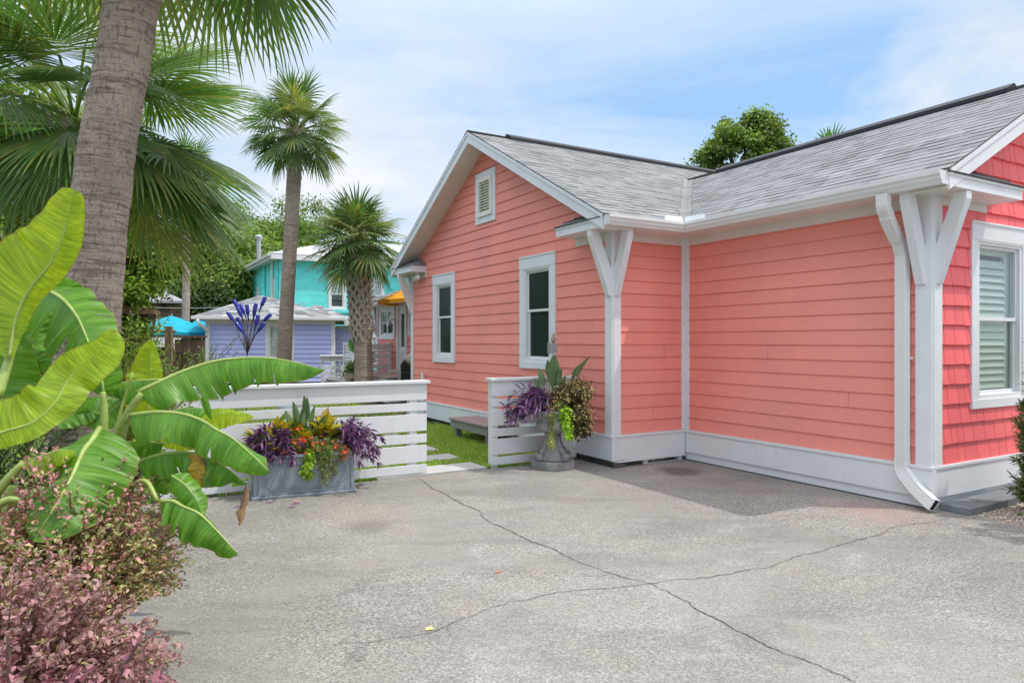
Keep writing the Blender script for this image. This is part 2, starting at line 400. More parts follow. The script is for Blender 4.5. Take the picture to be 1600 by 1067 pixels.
# ground materials
def concrete():
    t = NT('aggregate_concrete'); c = t.co()
    big = t.noise(c, .33, 6, .62, .5); mid = t.noise(c, 1.7, 6, .68, .4); blot = t.noise(c, .9, 5, .7, .8)
    strk = t.noise(t.mapping(c, (.7, 1.7, 1), (0, 0, .25)), 1.0, 6, .68, .5)
    vo = t.n('ShaderNodeTexVoronoi'); vo.inputs['Scale'].default_value = 105; t.l(c, vo.inputs['Vector'])
    sp = t.noise(c, 150, 2, .6); pit = t.noise(c, 34, 4, .75)
    cc = t.mix(t.ramp(big, [(.34, 0), (.66, 1)]), (.268, .249, .228), (.37, .348, .32))
    cc = t.mix(t.math('MULTIPLY', t.ramp(strk, [(.47, 0), (.70, 1)]), .62), cc, (.185, .177, .17))
    cc = t.mix(t.math('MULTIPLY', t.ramp(mid, [(.52, 0), (.72, 1)]), .4), cc, (.33, .275, .225))
    cc = t.mix(t.math('MULTIPLY', t.ramp(mid, [(.28, 1), (.44, 0)]), .4), cc, (.47, .455, .43))
    cc = t.mix(t.math('MULTIPLY', t.ramp(blot, [(.62, 0), (.74, 1)]), .5), cc, (.15, .142, .135))
    worn = t.ramp(t.noise(c, .5, 5, .65, .9), [(.40, .30), (.62, 1.0)])
    sx = t.n('ShaderNodeSeparateXYZ'); t.l(vo.outputs['Color'], sx.inputs[0])
    peb = t.ramp(sx.outputs[0], [(0, .5), (.25, .78), (.7, 1.1), (1, 1.6)])
    cc = t.mix(worn, cc, t.mix(1, cc, peb, 'MULTIPLY'))
    cc = t.mix(1, cc, t.ramp(sp, [(.3, .66), (.7, 1.32)]), 'MULTIPLY')
    cc = t.mix(t.math('MULTIPLY', t.ramp(pit, [(.60, 0), (.70, 1)]), .5), cc, (.12, .11, .1))
    # oil spot and pinkish patch near the wall
    for (p, r, col, k) in ((G(1062, 736), .34, (.10, .088, .08), .75), (G(1375, 800), .55, (.42, .27, .24), .45), (G(575, 822), .3, (.17, .15, .13), .5), (G(560, 800), .55, (.36, .29, .23), .4), (G(840, 760), .5, (.19, .18, .17), .35)):
        d = t.n('ShaderNodeVectorMath'); d.operation = 'DISTANCE'; t.l(c, d.inputs[0]); d.inputs[1].default_value = tuple(p)
        f = t.math('ADD', t.math('DIVIDE', d.outputs['Value'], r), t.math('MULTIPLY', t.math('SUBTRACT', mid, .5), 1.6))
        cc = t.mix(t.math('MULTIPLY', t.ramp(f, [(.35, 1), (1.0, 0)]), k), cc, t.mix(1, col, t.ramp(sp, [(.3, .7), (.7, 1.3)]), 'MULTIPLY'))
    h = t.math('ADD', t.math('MULTIPLY', vo.outputs['Distance'], -.8), sp)
    return t.bsdf(cc, .9, .2, t.bump(h, .6, .006))
M['concrete'] = concrete()
M['crack'] = pm('crack_dirt', (.14, .125, .11), .95, .4, 30)
M['soil'] = pm('dark_mulch', (.045, .032, .023), .95, .5, 30, .8, 60)
M['earth'] = pm('bare_earth', (.13, .12, .07), .95, .35, 2, .5, 30)
M['turf'] = pm('turf_soil', (.055, .075, .025), .95, .35, 6, .5, 60)
M['gravel'] = pm('gravel_base', (.42, .36, .31), .9, .35, 40, .8, 60)
M['pebble'] = pm('gravel_stone', (1, 1, 1), .8, .1, 30, attr=True)
# ------------------------------------------------------------------ camera, sun, sky
cd = bpy.data.cameras.new('camera'); cam = bpy.data.objects.new('camera', cd); COL.objects.link(cam)
cd.sensor_width = 36; cd.lens = F / 1600 * 36; cd.clip_start = .05; cd.clip_end = 2000
cam.location = (0, 0, CH); cam.rotation_euler = (R(90), 0, 0); SC.camera = cam
SUN = Vector((.525, -.080, 1.0)).normalized()
ld = bpy.data.lights.new('sun', 'SUN'); sun = bpy.data.objects.new('sun', ld); COL.objects.link(sun)
ld.energy = 2.0; ld.angle = R(.6); ld.color = (1, .955, .88)
sun.location = (6, 0, 12); sun.rotation_euler = (-SUN).to_track_quat('-Z', 'Y').to_euler()
w = bpy.data.worlds.new('World'); SC.world = w; w.use_nodes = True
nt = w.node_tree; nt.nodes.clear()
def wn(t_, **k):
    x = nt.nodes.new(t_)
    for a, b in k.items(): setattr(x, a, b)
    return x
out = wn('ShaderNodeOutputWorld'); bg = wn('ShaderNodeBackground'); bg.inputs[1].default_value = .15
nt.links.new(bg.outputs[0], out.inputs[0])
sky = wn('ShaderNodeTexSky', sky_type='NISHITA', sun_disc=False)
sky.sun_elevation = math.asin(SUN.z); sky.sun_rotation = math.atan2(SUN.x, SUN.y)
sky.air_density = 1.0; sky.dust_density = .6; sky.ozone_density = 1.2
tc = wn('ShaderNodeTexCoord'); sep = wn('ShaderNodeSeparateXYZ'); nt.links.new(tc.outputs['Generated'], sep.inputs[0])
def wm(op, a, b):
    x = wn('ShaderNodeMath', operation=op)
    for i, v in enumerate((a, b)):
        if hasattr(v, 'is_linked'): nt.links.new(v, x.inputs[i])
        else: x.inputs[i].default_value = v
    return x.outputs[0]
zz = wm('ADD', wm('MAXIMUM', sep.outputs[2], 0), .16)
cb = wn('ShaderNodeCombineXYZ'); nt.links.new(wm('DIVIDE', sep.outputs[0], zz), cb.inputs[0]); nt.links.new(wm('DIVIDE', sep.outputs[1], zz), cb.inputs[1])
def wnoise(scale, detail, rough, dist, loc=(0, 0, 0), sc=(1, 1, 1), rot=0):
    mp = wn('ShaderNodeMapping'); mp.inputs['Location'].default_value = loc; mp.inputs['Scale'].default_value = sc; mp.inputs['Rotation'].default_value = (0, 0, rot)
    nt.links.new(cb.outputs[0], mp.inputs[0])
    x = wn('ShaderNodeTexNoise'); x.inputs['Scale'].default_value = scale; x.inputs['Detail'].default_value = detail
    x.inputs['Roughness'].default_value = rough; x.inputs['Distortion'].default_value = dist
    nt.links.new(mp.outputs[0], x.inputs['Vector']); return x.outputs['Fac']
def wramp(src, stops):
    x = wn('ShaderNodeValToRGB'); e = x.color_ramp.elements
    while len(e) < len(stops): e.new(.5)
    for el, (p, c) in zip(e, stops): el.position = p; el.color = (c, c, c, 1)
    nt.links.new(src, x.inputs[0]); return x.outputs[0]
def wmix(f, a, b, bl='MIX'):
    x = wn('ShaderNodeMix', data_type='RGBA', blend_type=bl)
    for sk, v in ((x.inputs[0], f), (x.inputs[6], a), (x.inputs[7], b)):
        if hasattr(v, 'is_linked'): nt.links.new(v, sk)
        else: sk.default_value = (*v, 1) if hasattr(v, '__len__') else v
    return x.outputs[2]
cum = wramp(wnoise(.62, 7, .56, .35, (8.2, 3.5, 0)), [(.46, 0), (.61, 1)])
wisp = wramp(wnoise(1.0, 8, .6, .7, (3, 1, 0), (.6, 1.5, 1), .5), [(.34, 0), (.7, 1)])
shade = wramp(wnoise(.95, 5, .55, .2, (7, 2, 0)), [(.3, .8), (.7, 1.0)])
hor = wramp(sep.outputs[2], [(.0, .8), (.26, .0), (1, .2)])
skyc = wmix(.8, sky.outputs[0], (2.0, 3.45, 5.4))
c1 = wmix(wm('MULTIPLY', wisp, .78), skyc, (4.6, 5.05, 5.75))
cw = wmix(1.0, (5.5, 5.65, 5.9), shade, 'MULTIPLY')
c2 = wmix(wm('MULTIPLY', cum, .9), c1, cw)
c3 = wmix(wm('MULTIPLY', hor, .5), c2, (4.6, 5.05, 5.7))
zen = wramp(sep.outputs[2], [(.42, 0.0), (.8, 1.0)])          # sky brightened overhead, out of view, added as fill for the walls
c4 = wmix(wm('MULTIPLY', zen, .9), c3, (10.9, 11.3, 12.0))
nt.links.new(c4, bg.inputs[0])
SC.view_settings.view_transform = 'Standard'; SC.view_settings.look = 'None'; SC.view_settings.gamma = 1; SC.view_settings.use_curve_mapping = False
SC.view_settings.exposure = .31
cy = SC.cycles
cy.max_bounces = 8; cy.diffuse_bounces = 4; cy.transparent_max_bounces = 12; cy.caustics_reflective = False; cy.caustics_refractive = False
cy.use_denoising = True; cy.use_adaptive_sampling = True; cy.sample_clamp_indirect = 6

# ------------------------------------------------------------------ ground
def sheet(name, pts, z, mat, kind='structure', th=None):
    mb = MB()
    if th: mb.prism([(p[0], p[1], z) for p in pts], (0, 0, -th))
    else: mb.add([(p[0], p[1], z) for p in pts], [tuple(range(len(pts)))])
    o = mb.build(name, mat); tag(o, kind=kind); return o
sheet('ground', [(-400, -60), (400, -60), (400, 600), (-400, 600)], -.06, M['earth'])
FY = .70                                                    # house-frame line where the concrete stops
dv = [HW(-16, FY), HW(-.01, FY), HW(1.35, FY), HW(1.35, -3.45), HW(1.27, -3.45), HW(1.27, -5.4), HW(9, -5.4), HW(9, -16), HW(-16, -16)]
drv = sheet('driveway', dv, 0, M['concrete'])
sheet('lawn', [HW(-16, FY + .01), HW(-.005, FY + .01), HW(-.005, 14), HW(-16, 14)], -.012, M['turf'])
sheet('plant_bed', [(-1.85, .4), (-1.95, 2.6), (-2.3, 4.2), (-2.75, 5.6), (-3.3, 6.35), (-9, 3.2), (-9, .4)], .006, M['soil'])
sheet('gravel_bed', [HW(1.274, -5.39), HW(1.274, -3.2), HW(8, -3.2), HW(8, -5.39)], .0, M['gravel'])
def jag(pts, depth=4, amp=.09):
    pts = [Vector(p) for p in pts]
    for k in range(depth):
        q = [pts[0]]
        for a, b in zip(pts, pts[1:]):
            m = (a + b) / 2; d = b - a; m += Vector((-d.y, d.x, 0)) * rng.uniform(-amp, amp); q += [m, b]
        pts = q
    return pts
def crack(pts, w0, w1):
    pts = jag([G(*p) for p in pts]); mb = MB(); n = len(pts); vs = []
    for i, p in enumerate(pts):
        t_ = (pts[min(i + 1, n - 1)] - pts[max(i - 1, 0)]); s = Vector((-t_.y, t_.x, 0)).normalized()
        w = vlerp(w0, w1, i / n) * (.35 + rng.random() * 1.1)
        w = max(w * (1 + .5 * noise.noise(Vector((p.x * 1.2, p.y * 1.2, 3)))), .0017)
        vs += [p + s * w + Vector((0, 0, .004)), p - s * w + Vector((0, 0, .004))]
    mb.add(vs, [(2 * i, 2 * i + 1, 2 * i + 3, 2 * i + 2) for i in range(n - 1)])
    mb.build('crack', M['crack'], drv)
crack([(652, 748), (700, 775), (735, 792), (760, 812), (800, 830), (830, 846), (870, 860), (905, 878), (945, 893), (985, 905), (1018, 912), (1045, 925), (1075, 940), (1100, 958), (1150, 985), (1200, 1010), (1255, 1030), (1300, 1050), (1345, 1072)], .0045, .004)
crack([(520, 1008), (580, 1003), (640, 995), (700, 978), (740, 962), (800, 940), (850, 930), (900, 922), (960, 918), (1018, 912)], .0014, .0034)
crack([(1018, 912), (1060, 905), (1110, 902), (1170, 890), (1240, 870), (1300, 855), (1360, 838), (1420, 820), (1470, 812), (1510, 806)], .004, .0028)
# gravel stones in the bed by the wall
n = 2600
px = nr.uniform(1.30, 3.6, n); py = nr.uniform(-4.6, -3.47, n)
vs = []; fs = []; cs = []
octv = np.array([(1, 0, 0), (0, 1, 0), (-1, 0, 0), (0, -1, 0), (0, 0, 1), (0, 0, -1)], float)
octf = np.array([(0, 1, 4), (1, 2, 4), (2, 3, 4), (3, 0, 4), (1, 0, 5), (2, 1, 5), (3, 2, 5), (0, 3, 5)])
for i in range(n):
    p = HW(px[i], py[i], .006); r = rng.uniform(.008, .022)
    q = octv * np.array([r, r * rng.uniform(.6, 1), r * rng.uniform(.4, .8)]); a = rng.random() * 6.28
    q = np.stack([q[:, 0] * math.cos(a) - q[:, 1] * math.sin(a), q[:, 0] * math.sin(a) + q[:, 1] * math.cos(a), q[:, 2]], 1) + nr.normal(size=(6, 3)) * r * .15
    vs.append(q + np.array(p)); fs.append(octf + 6 * i)
cs = np.repeat(pal([(.62, .54, .46), (.5, .4, .33), (.68, .64, .6), (.4, .36, .33), (.6, .46, .38)], n), 8, 0)
gs = npmesh('gravel', np.concatenate(vs), np.concatenate(fs), cs, M['pebble'], None, True); tag(gs, 'loose pale pink and grey gravel filling the bed beside the pavers', 'gravel', kind='stuff')
# lawn grass
def grass(n, xr, yr, hmin, hmax, name, label, avoid):
    x = nr.uniform(*xr, n); y = nr.uniform(*yr, n)
    keep = np.ones(n, bool)
    for (a, b, c, d) in avoid: keep &= ~((x > a) & (x < b) & (y > c) & (y < d))
    x, y = x[keep], y[keep]; n = len(x)
    p = np.array(C1)[None] + x[:, None] * np.array(U) + y[:, None] * np.array(V); p[:, 2] = -.012
    d = rdir(n); d[:, 2] = np.abs(d[:, 2]) + .9; d = unit(d); nn = rdir(n)
    l = nr.uniform(hmin, hmax, n); w = nr.uniform(.006, .011, n)
    v, f = leaf_arrays(p, d, nn, l, w, .1, .25)
    c = np.repeat(pal([(.24, .38, .06), (.3, .44, .08), (.2, .32, .05), (.46, .42, .19), (.34, .48, .09)], n), 2, 0)
    o = npmesh(name, v, f, c, M['grass']); tag(o, label, 'grass', kind='stuff')
SLABS = [(-2.75 + .02 * k, -1.36 + .035 * k, .72 + .755 * k, 1.15 + .755 * k) for k in range(9)]
grass(60000, (-3.2, -.01), (FY + .02, 5.0), .03, .075, 'grass', 'green mown grass blades in the strip beside the coral house', SLABS)
grass(26000, (-9, -.01), (5.0, 12), .04, .09, 'grass', 'sparser mown grass of the back yard behind the white fence', SLABS)
grass(16000, (-9, -3.2), (FY + .02, 5), .03, .075, 'grass', 'mown grass behind the long grey planter', SLABS)
LBL = ['first pale stepping slab, touching the driveway at the fence opening', 'second pale stepping slab from the driveway', 'third pale stepping slab from the driveway']
for k, (a, b, c, d) in enumerate(SLABS):
    mb = MB(); mb.box(a, b, c, d, -.02, .018)
    o = mb.build('stepping_slab', M['slab'], bevel=.006); o.location = C1; o.rotation_euler = (0, 0, TH)
    tag(o, LBL[k] if k < 3 else ['fourth', 'fifth', 'sixth', 'seventh', 'eighth', 'ninth'][k - 3] + ' pale stepping slab from the driveway, seen through the fence gaps', 'paving slab', 'stepping slabs in the side lawn')
# ------------------------------------------------------------------ coral house, built in its own frame (x = U, y = V)
house = thing('house', 'coral pink lap sided house with grey shingle roof and white trim', 'house', C1, TH)
SL = .533; EZ = 3.043; PK = 4.94; GY = 3.26; L1 = 6.52; W2L = 1.215; W3L = 3.15; RB = W2L + 2.23; WT = .402
class Wall:
    def __init__(s, O, A, N): s.O = Vector((*O, 0)); s.A = Vector((*A, 0)); s.N = Vector((*N, 0))
    def p(s, a, z, n=0): return s.O + s.A * a + s.N * n + Vector((0, 0, z))
    def box(s, mb, a0, a1, z0, z1, n0, n1, col=None):
        p, q = s.p(a0, z0, n0), s.p(a1, z1, n1); mb.box(p.x, q.x, p.y, q.y, p.z, q.z, col)
    def poly(s, mb, pts, n0, n1): mb.prism([s.p(a, z, n0) for a, z in pts], s.N * (n1 - n0))
def quad(mb, a, b, c, d, nrm, col=None):
    a, b, c, d = map(Vector, (a, b, c, d))
    if (b - a).cross(d - a).dot(nrm) < 0: b, d = d, b
    mb.add([a, b, c, d], [(0, 1, 2, 3)], col)
def lap(W, z0, z1, exp_, span, opens, zref=None, lp=.013):
    mb = MB(); k = 0; zr = z0 if zref is None else zref
    while True:
        zb = zr + k * exp_; k += 1
        if zb >= z1: break
        zt = min(zb + exp_, z1); tone = rng.uniform(.975, 1.022); jt = rng.uniform(.5, 3.4) if rng.random() < .3 else 99; lip = lp + rng.uniform(-.001, .0015)
        cuts = sorted({zb, zt} | {z for o in opens for z in o[2:4] if zb < z < zt})
        joints = [rng.uniform(0, 3.6)]
        for s0, s1 in zip(cuts, cuts[1:]):
            a00, a01 = span(s0); a10, a11 = span(s1)
            segs = [(a00, a10, a01, a11)]
            for o in opens:
                if o[2] < (s0 + s1) / 2 < o[3]:
                    new = []
                    for (l0, l1, r0, r1) in segs:
                        if o[0] > min(l0, l1) and o[1] < max(r0, r1): new += [(l0, l1, o[0], o[0]), (o[1], o[1], r0, r1)]
                        else: new.append((l0, l1, r0, r1))
                    segs = new
            f = lambda z: lip * (1 - (z - zb) / exp_) - .003
            ns_ = []
            for sg in segs:          # butt joints between boards
                q = jt; cur = sg
                while q < max(sg[2], sg[3]):
                    if cur[0] + .25 < q < min(cur[2], cur[3]) - .25 and abs(cur[0] - cur[1]) < 1.5:
                        ns_.append((cur[0], cur[1], q - .0012, q - .0012)); cur = (q + .0012, q + .0012, cur[2], cur[3])
                    q += 3.66
                ns_.append(cur)
            segs = ns_
            for (l0, l1, r0, r1) in segs:
                if r0 - l0 < .002 and r1 - l1 < .002: continue
                quad(mb, W.p(l0, s0, f(s0)), W.p(r0, s0, f(s0)), W.p(r1, s1, f(s1)), W.p(l1, s1, f(s1)), W.N, (tone,) * 3)
                if s0 == zb: quad(mb, W.p(l0, s0, f(s0)), W.p(r0, s0, f(s0)), W.p(r0, s0 + .002, -.012), W.p(l0, s0 + .002, -.012), Vector((0, 0, -1)), (tone * .8,) * 3)  # lap underside toned darker: its shadow line is put into the colour
    return mb
W1 = Wall((0, 0), (0, 1), (-1, 0)); W2 = Wall((0, 0), (1, 0), (0, -1)); W3 = Wall((W2L, 0), (0, -1), (-1, 0)); W4 = Wall((W2L, -W3L), (1, 0), (0, -1))
OW1 = [(1.226, 2.184, 1.155, 2.79), (4.465, 5.42, 1.165, 2.787), (2.945, 3.636, 3.496, 4.345)]
OW4 = [(.668, 1.783, .894, 2.713)]
def sp1(z):
    if z <= 2.8: return (.0, L1)
    h = min((PK - .15 - z) / SL, 3.26); return (max(0, GY - h), min(L1, GY + h))
lap(W1, WT, PK - .17, .159, sp1, OW1).build('gable_wall', M['coral'], house)
lap(W2, WT, 2.86, .159, lambda z: (.0, W2L), []).build('short_wall', M['coral'], house)
lap(W3, WT, 2.86, .159, lambda z: (0, W3L), []).build('long_wall', M['coral'], house)
# inner shell so that no light leaks through the cladding
mb = MB(); T4 = 2 * (RB - W2L)
W1.poly(mb, [(0.06, WT), (0.06, 2.8), (GY, PK - .2), (L1 - .06, 2.8), (L1 - .06, WT)], -.45, -.5)
mb.box(.05, W2L + .05, .06, .1, WT, 2.86); mb.box(W2L + .05, W2L + .1, -W3L + .05, .1, WT, 2.86)
mb.box(W2L + .1, W2L + T4, -W3L + .42, -W3L + .46, WT, 2.86)
mb.box(.5, 12, L1 - .1, L1 - .05, WT, 2.86); mb.box(12, 12.05, .1, L1 - .1, WT, 2.86); mb.box(W2L + T4 - .05, W2L + T4, -W3L + .46, .1, WT, 2.86); mb.box(W2L + T4 - .05, 12, .1, .15, WT, 2.86)
mb.build('rear_wall', M['coral'], house)
# shingled gable end wall: individually cut shakes in rows
mb = MB(); exp_ = .187; z = WT; r = 0
def sp4(z):
    if z < 2.8: return (0.0, T4)
    h = (EZ - .16 + SL * 2.53 - z) / SL; return (max(0, T4 / 2 - h), min(T4, T4 / 2 + h))
while z < EZ + SL * 2.53 - .2:
    lo, hi = sp4(z + exp_ * .4)
    a = lo - rng.uniform(0, .15)
    while a < hi:
        wd = rng.choice([.11, .14, .17, .2, .235]) * rng.uniform(.9, 1.1); g = .0065
        a0, a1 = max(lo, a), min(hi, a + wd - g)
        zb = z - rng.uniform(0, .007); zt = z + exp_ + .004; tone = rng.uniform(.93, 1.05)
        pieces = [(a0, a1, zb, zt)]
        for o in OW4:
            np_ = []
            for (p0, p1, q0, q1) in pieces:
                if p1 <= o[0] or p0 >= o[1] or q1 <= o[2] or q0 >= o[3]: np_.append((p0, p1, q0, q1)); continue
                if p0 < o[0]: np_.append((p0, o[0], q0, q1))
                if p1 > o[1]: np_.append((o[1], p1, q0, q1))
                c0, c1 = max(p0, o[0]), min(p1, o[1])
                if q0 < o[2]: np_.append((c0, c1, q0, o[2]))
                if q1 > o[3]: np_.append((c0, c1, o[3], q1))
            pieces = np_
        for (p0, p1, q0, q1) in pieces:
            if p1 - p0 < .01 or q1 - q0 < .01: continue
            f = lambda zz: .023 * (1 - (zz - z) / exp_) + .001
            l0, h0 = sp4(q0); l1, h1 = sp4(q1)
            b0, b1 = max(p0, l1), min(p1, h1)
            if b1 <= b0: b0 = b1 = (max(p0, l0) + min(p1, h0)) / 2
            x0, x1 = max(p0, l0), min(p1, h0)
            A_, B_, C_, D_ = W4.p(x0, q0, f(q0)), W4.p(x1, q0, f(q0)), W4.p(b1, q1, f(q1)), W4.p(b0, q1, f(q1))
            bk = W4.N * -.022
            quad(mb, A_, B_, C_, D_, W4.N, (tone,) * 3)
            quad(mb, A_, B_, B_ + bk, A_ + bk, Vector((0, 0, -1)), (tone * .9,) * 3)
            quad(mb, A_, D_, D_ + bk, A_ + bk, -W4.A, (tone * .9,) * 3); quad(mb, B_, C_, C_ + bk, B_ + bk, W4.A, (tone * .9,) * 3)
        a += wd
    z += exp_; r += 1
for (a0, a1, z0, z1) in [(0, .668, WT, 2.86), (1.783, T4, WT, 2.86), (.668, 1.783, WT, .894), (.668, 1.783, 2.713, 2.86)]:
    W4.box(mb, a0, a1, z0, z1, -.03, -.012, (.5, .5, .5))
W4.poly(mb, [(0.02, 2.862), (T4 / 2, EZ - .18 + SL * 2.53), (T4 - .02, 2.862)], -.03, -.012)
mb.build('shingle_wall', M['shake'], house)

def window(parent, W, a0, a1, z0, z1, head, side, sill, kind, mats, mid=None, depth=.075, name='window'):
    """trim boards > sash, panes, what shows behind the glass"""
    T, S, Gm, Bm = mats
    mb = MB(); pr = .03
    W.box(mb, a0, a1, z1 - head, z1, -.02, pr + .004); W.box(mb, a0 - .006, a1 + .006, z1 - .012, z1 + .012, -.01, pr + .016)
    W.box(mb, a0, a0 + side, z0 + sill, z1 - head, -.02, pr); W.box(mb, a1 - side, a1, z0 + sill, z1 - head, -.02, pr)
    W.box(mb, a0, a1, z0, z0 + sill, -.02, pr + .004)
    w = mb.build(name, T, parent, bevel=.003)
    b0, b1, y0, y1 = a0 + side, a1 - side, z0 + sill, z1 - head
    mb = MB(); f = .042
    W.box(mb, b0, b0 + f, y0, y1, -depth, .018); W.box(mb, b1 - f, b1, y0, y1, -depth, .018)
    W.box(mb, b0 + f, b1 - f, y1 - f, y1, -depth, .018); W.box(mb, b0 + f, b1 - f, y0, y0 + f, -depth, .02)
    W.box(mb, b0 - .001, b1 + .001, y1 - .016, y1 + .001, .018, .03)
    mid = mid or (y0 + y1) / 2
    i = .03
    for (q0, q1, n) in ((mid - .018, y1 - f, -.012), (y0 + f, mid + .018, -.034)):
        W.box(mb, b0 + f, b0 + f + i, q0, q1, n - .03, n); W.box(mb, b1 - f - i, b1 - f, q0, q1, n - .03, n)
        W.box(mb, b0 + f + i, b1 - f - i, q1 - i, q1, n - .03, n); W.box(mb, b0 + f + i, b1 - f - i, q0, q0 + i * 1.2, n - .03, n)
    if kind == 'screen': pass
    mb.build('sash', S, w, bevel=.002)
    for (q0, q1, n) in ((mid - .018 + i * 1.2, y1 - f - i, -.022), (y0 + f + i * 1.2, mid + .018 - i, -.044)):
        m2 = MB(); W.box(m2, b0 + f + i, b1 - f - i, q0, q1, n - .004, n); m2.build('pane', Gm, w)
    m2 = MB()      # jambs and a dim room
    W.box(m2, b0 - .02, b1 + .02, y0 - .02, y1 + .02, -.45, -.44)
    for (p0, p1, q0, q1) in ((b0 - .02, b0, y0, y1), (b1, b1 + .02, y0, y1), (b0 - .02, b1 + .02, y0 - .02, y0), (b0 - .02, b1 + .02, y1, y1 + .02)): W.box(m2, p0, p1, q0, q1, -.44, -.03)
    m2.build('room', M['room'], w)
    if Bm:
        m2 = MB(); nn = -.085
        if kind == 'shutter':
            e0, e1 = b0 + f * .5, b1 - f * .5; cx = (e0 + e1) / 2
            W.box(m2, e0, e0 + .13, y0 + .03, y1 - .03, nn - .03, nn); W.box(m2, e1 - .13, e1, y0 + .03, y1 - .03, nn - .03, nn)
            for q in (y0 + .03, mid - .05, y1 - .12): W.box(m2, e0 + .13, e1 - .13, q, q + .09, nn - .03, nn)
            z = y0 + .13
            while z < y1 - .14:
                p0 = W.p(e0 + .13, z, nn - .002); p1 = W.p(e1 - .13, z, nn - .002)
                m2.bar(p0, p1, .085, .008, up=(W.N * .93 + Vector((0, 0, .37)))); z += .072
        elif kind == 'louvre':
            z = y0 + .06
            while z < y1 - .05:
                m2.bar(W.p(b0 + f, z, nn + .02), W.p(b1 - f, z, nn + .02), .075, .012, up=(W.N * .75 + Vector((0, 0, .6)))); z += .085
        else:
            W.box(m2, b0 + .02, b1 - .02, y0 + (.02 if kind != 'half' else (y1 - y0) * .45), y1 - .01, nn - .02, nn)
        m2.build('shutter' if kind in ('shutter', 'louvre') else 'shade', Bm, w)
    return w
for (a0, a1, z0, z1) in OW1[:2]:
    window(house, W1, a0, a1, z0, z1, .17, .13, .1, 'plain', (M['trim_cool'], M['white'], M['glass_dark'], None), mid=2.0)
window(house, W4, *OW4[0], .165, .118, .09, 'shutter', (M['white'], M['white'], M['glass'], M['blind']), mid=1.775)
# attic vent
a0, a1, z0, z1 = OW1[2]; mb = MB()
W1.box(mb, a0, a1, z1 - .11, z1, -.02, .03); W1.box(mb, a0, a1, z0, z0 + .11, -.02, .03); W1.box(mb, a0, a0 + .1, z0 + .11, z1 - .11, -.02, .03); W1.box(mb, a1 - .1, a1, z0 + .11, z1 - .11, -.02, .03)
vt = mb.build('attic_vent', M['trim_cool'], house, bevel=.003)
mb = MB(); b0, b1, y0, y1 = a0 + .1, a1 - .1, z0 + .11, z1 - .11
W1.box(mb, b0, b0 + .06, y0, y1, .0, .055); W1.box(mb, b1 - .06, b1, y0, y1, .0, .055); W1.box(mb, b0 + .06, b1 - .06, y0, y0 + .06, 0, .055); W1.box(mb, b0 + .06, b1 - .06, y1 - .06, y1, 0, .055)
z = y0 + .085
while z < y1 - .07:
    mb.bar(W1.p(b0 + .06, z, .022), W1.p(b1 - .06, z, .022), .06, .007, up=W1.N * .62 + Vector((0, 0, .78))); z += .046
W1.box(mb, b0 + .05, b1 - .05, y0 + .05, y1 - .05, -.03, -.02)
mb.build('louvre', M['cream'], vt)

# ---- trim: corner boards, frieze, skirt
def corner(W_a, a_a, W_b, a_b, wd, name='corner_post'):
    mb = MB(); W_a.box(mb, *a_a, WT - .002, 2.9, -.01, .026); W_b.box(mb, *a_b, WT - .002, 2.9, -.01, .037); return mb.build(name, M['white'], house, bevel=.004)
corner(W1, (-.026, .112), W2, (.0, .112), .11)
corner(W1, (L1 - .11, L1 + .026), W1, (L1 - .11, L1), .11)
corner(W3, (W3L - .125, W3L + .026), W4, (0, .135), .12)
mb = MB(); W2.box(mb, W2L - .075, W2L, WT, 2.9, 0, .026); W3.box(mb, .026, .085, WT, 2.9, 0, .027); mb.build('corner_post', M['white'], house, bevel=.004)
mb = MB(); W2.box(mb, .113, W2L - .076, 2.8, 2.905, -.01, .022); mb.build('frieze_board', M['soffit'], house)
mb = MB(); W3.box(mb, .086, W3L - .126, 2.8, 2.905, -.01, .022); mb.build('frieze_board', M['soffit'], house)
mb = MB(); W1.box(mb, -.3, .735, 2.80, 2.9, -.01, .02) if False else W1.box(mb, .113, .735, 2.80, 2.9, -.01, .022); mb.build('frieze_board', M['soffit'], house)
mb = MB(); W1.box(mb, 5.76, L1 - .111, 2.80, 2.9, -.01, .022); mb.build('frieze_board', M['soffit'], house)
mb = MB(); W4.box(mb, .136, .95, 2.82, 2.9, -.01, .026); mb.build('frieze_board', M['soffit'], house)
def skirt(W, a0, a1, z0, mat='white'):
    mb = MB(); W.box(mb, a0, a1, z0, WT - .035, -.02, .034)
    W.poly(mb, [(a0, WT - .034), (a1, WT - .034), (a1, WT - .002), (a0, WT - .002)], -.02, .046)
    return mb.build('skirt_board', M['trim_cool'] if mat != 'white' else M['white'], house, bevel=.004)
skirt(W1, -.046, L1 + .03, .085, 'c'); skirt(W2, .0, W2L - .036, .085); skirt(W3, .036, W3L + .046, .105); skirt(W4, .0, T4, .105)
mb = MB(); W2.box(mb, 0, W2L - .04, .062, .083, -.02, .05); mb.build('skirt_board', M['white'], house)
mb = MB(); W3.box(mb, .02, W3L + .012, .014, .103, -.03, .012); W4.box(mb, 0, T4, .0, .103, -.03, .008); mb.build('skirt_board', M['white'], house)
mb = MB()
k = -.05
while k < L1:
    W1.box(mb, k + .004, k + .39, -.02, .085, -.16, -.016 + rng.uniform(-.004, .004)); k += .395
W2.box(mb, .02, .40, -.02, .062, -.2, -.02); W2.box(mb, .404, .5, -.02, .062, -.2, -.025)
W1.box(mb, -.055, -.01, -.02, .07, -.05, .015)
mb.build('foundation', M['block'], house, bevel=.006)
mb = MB(); W2.box(mb, .5, W2L - .06, -.01, .062, -.5, -.3); mb.build('crawl_space', M['hollow_dark'], house)
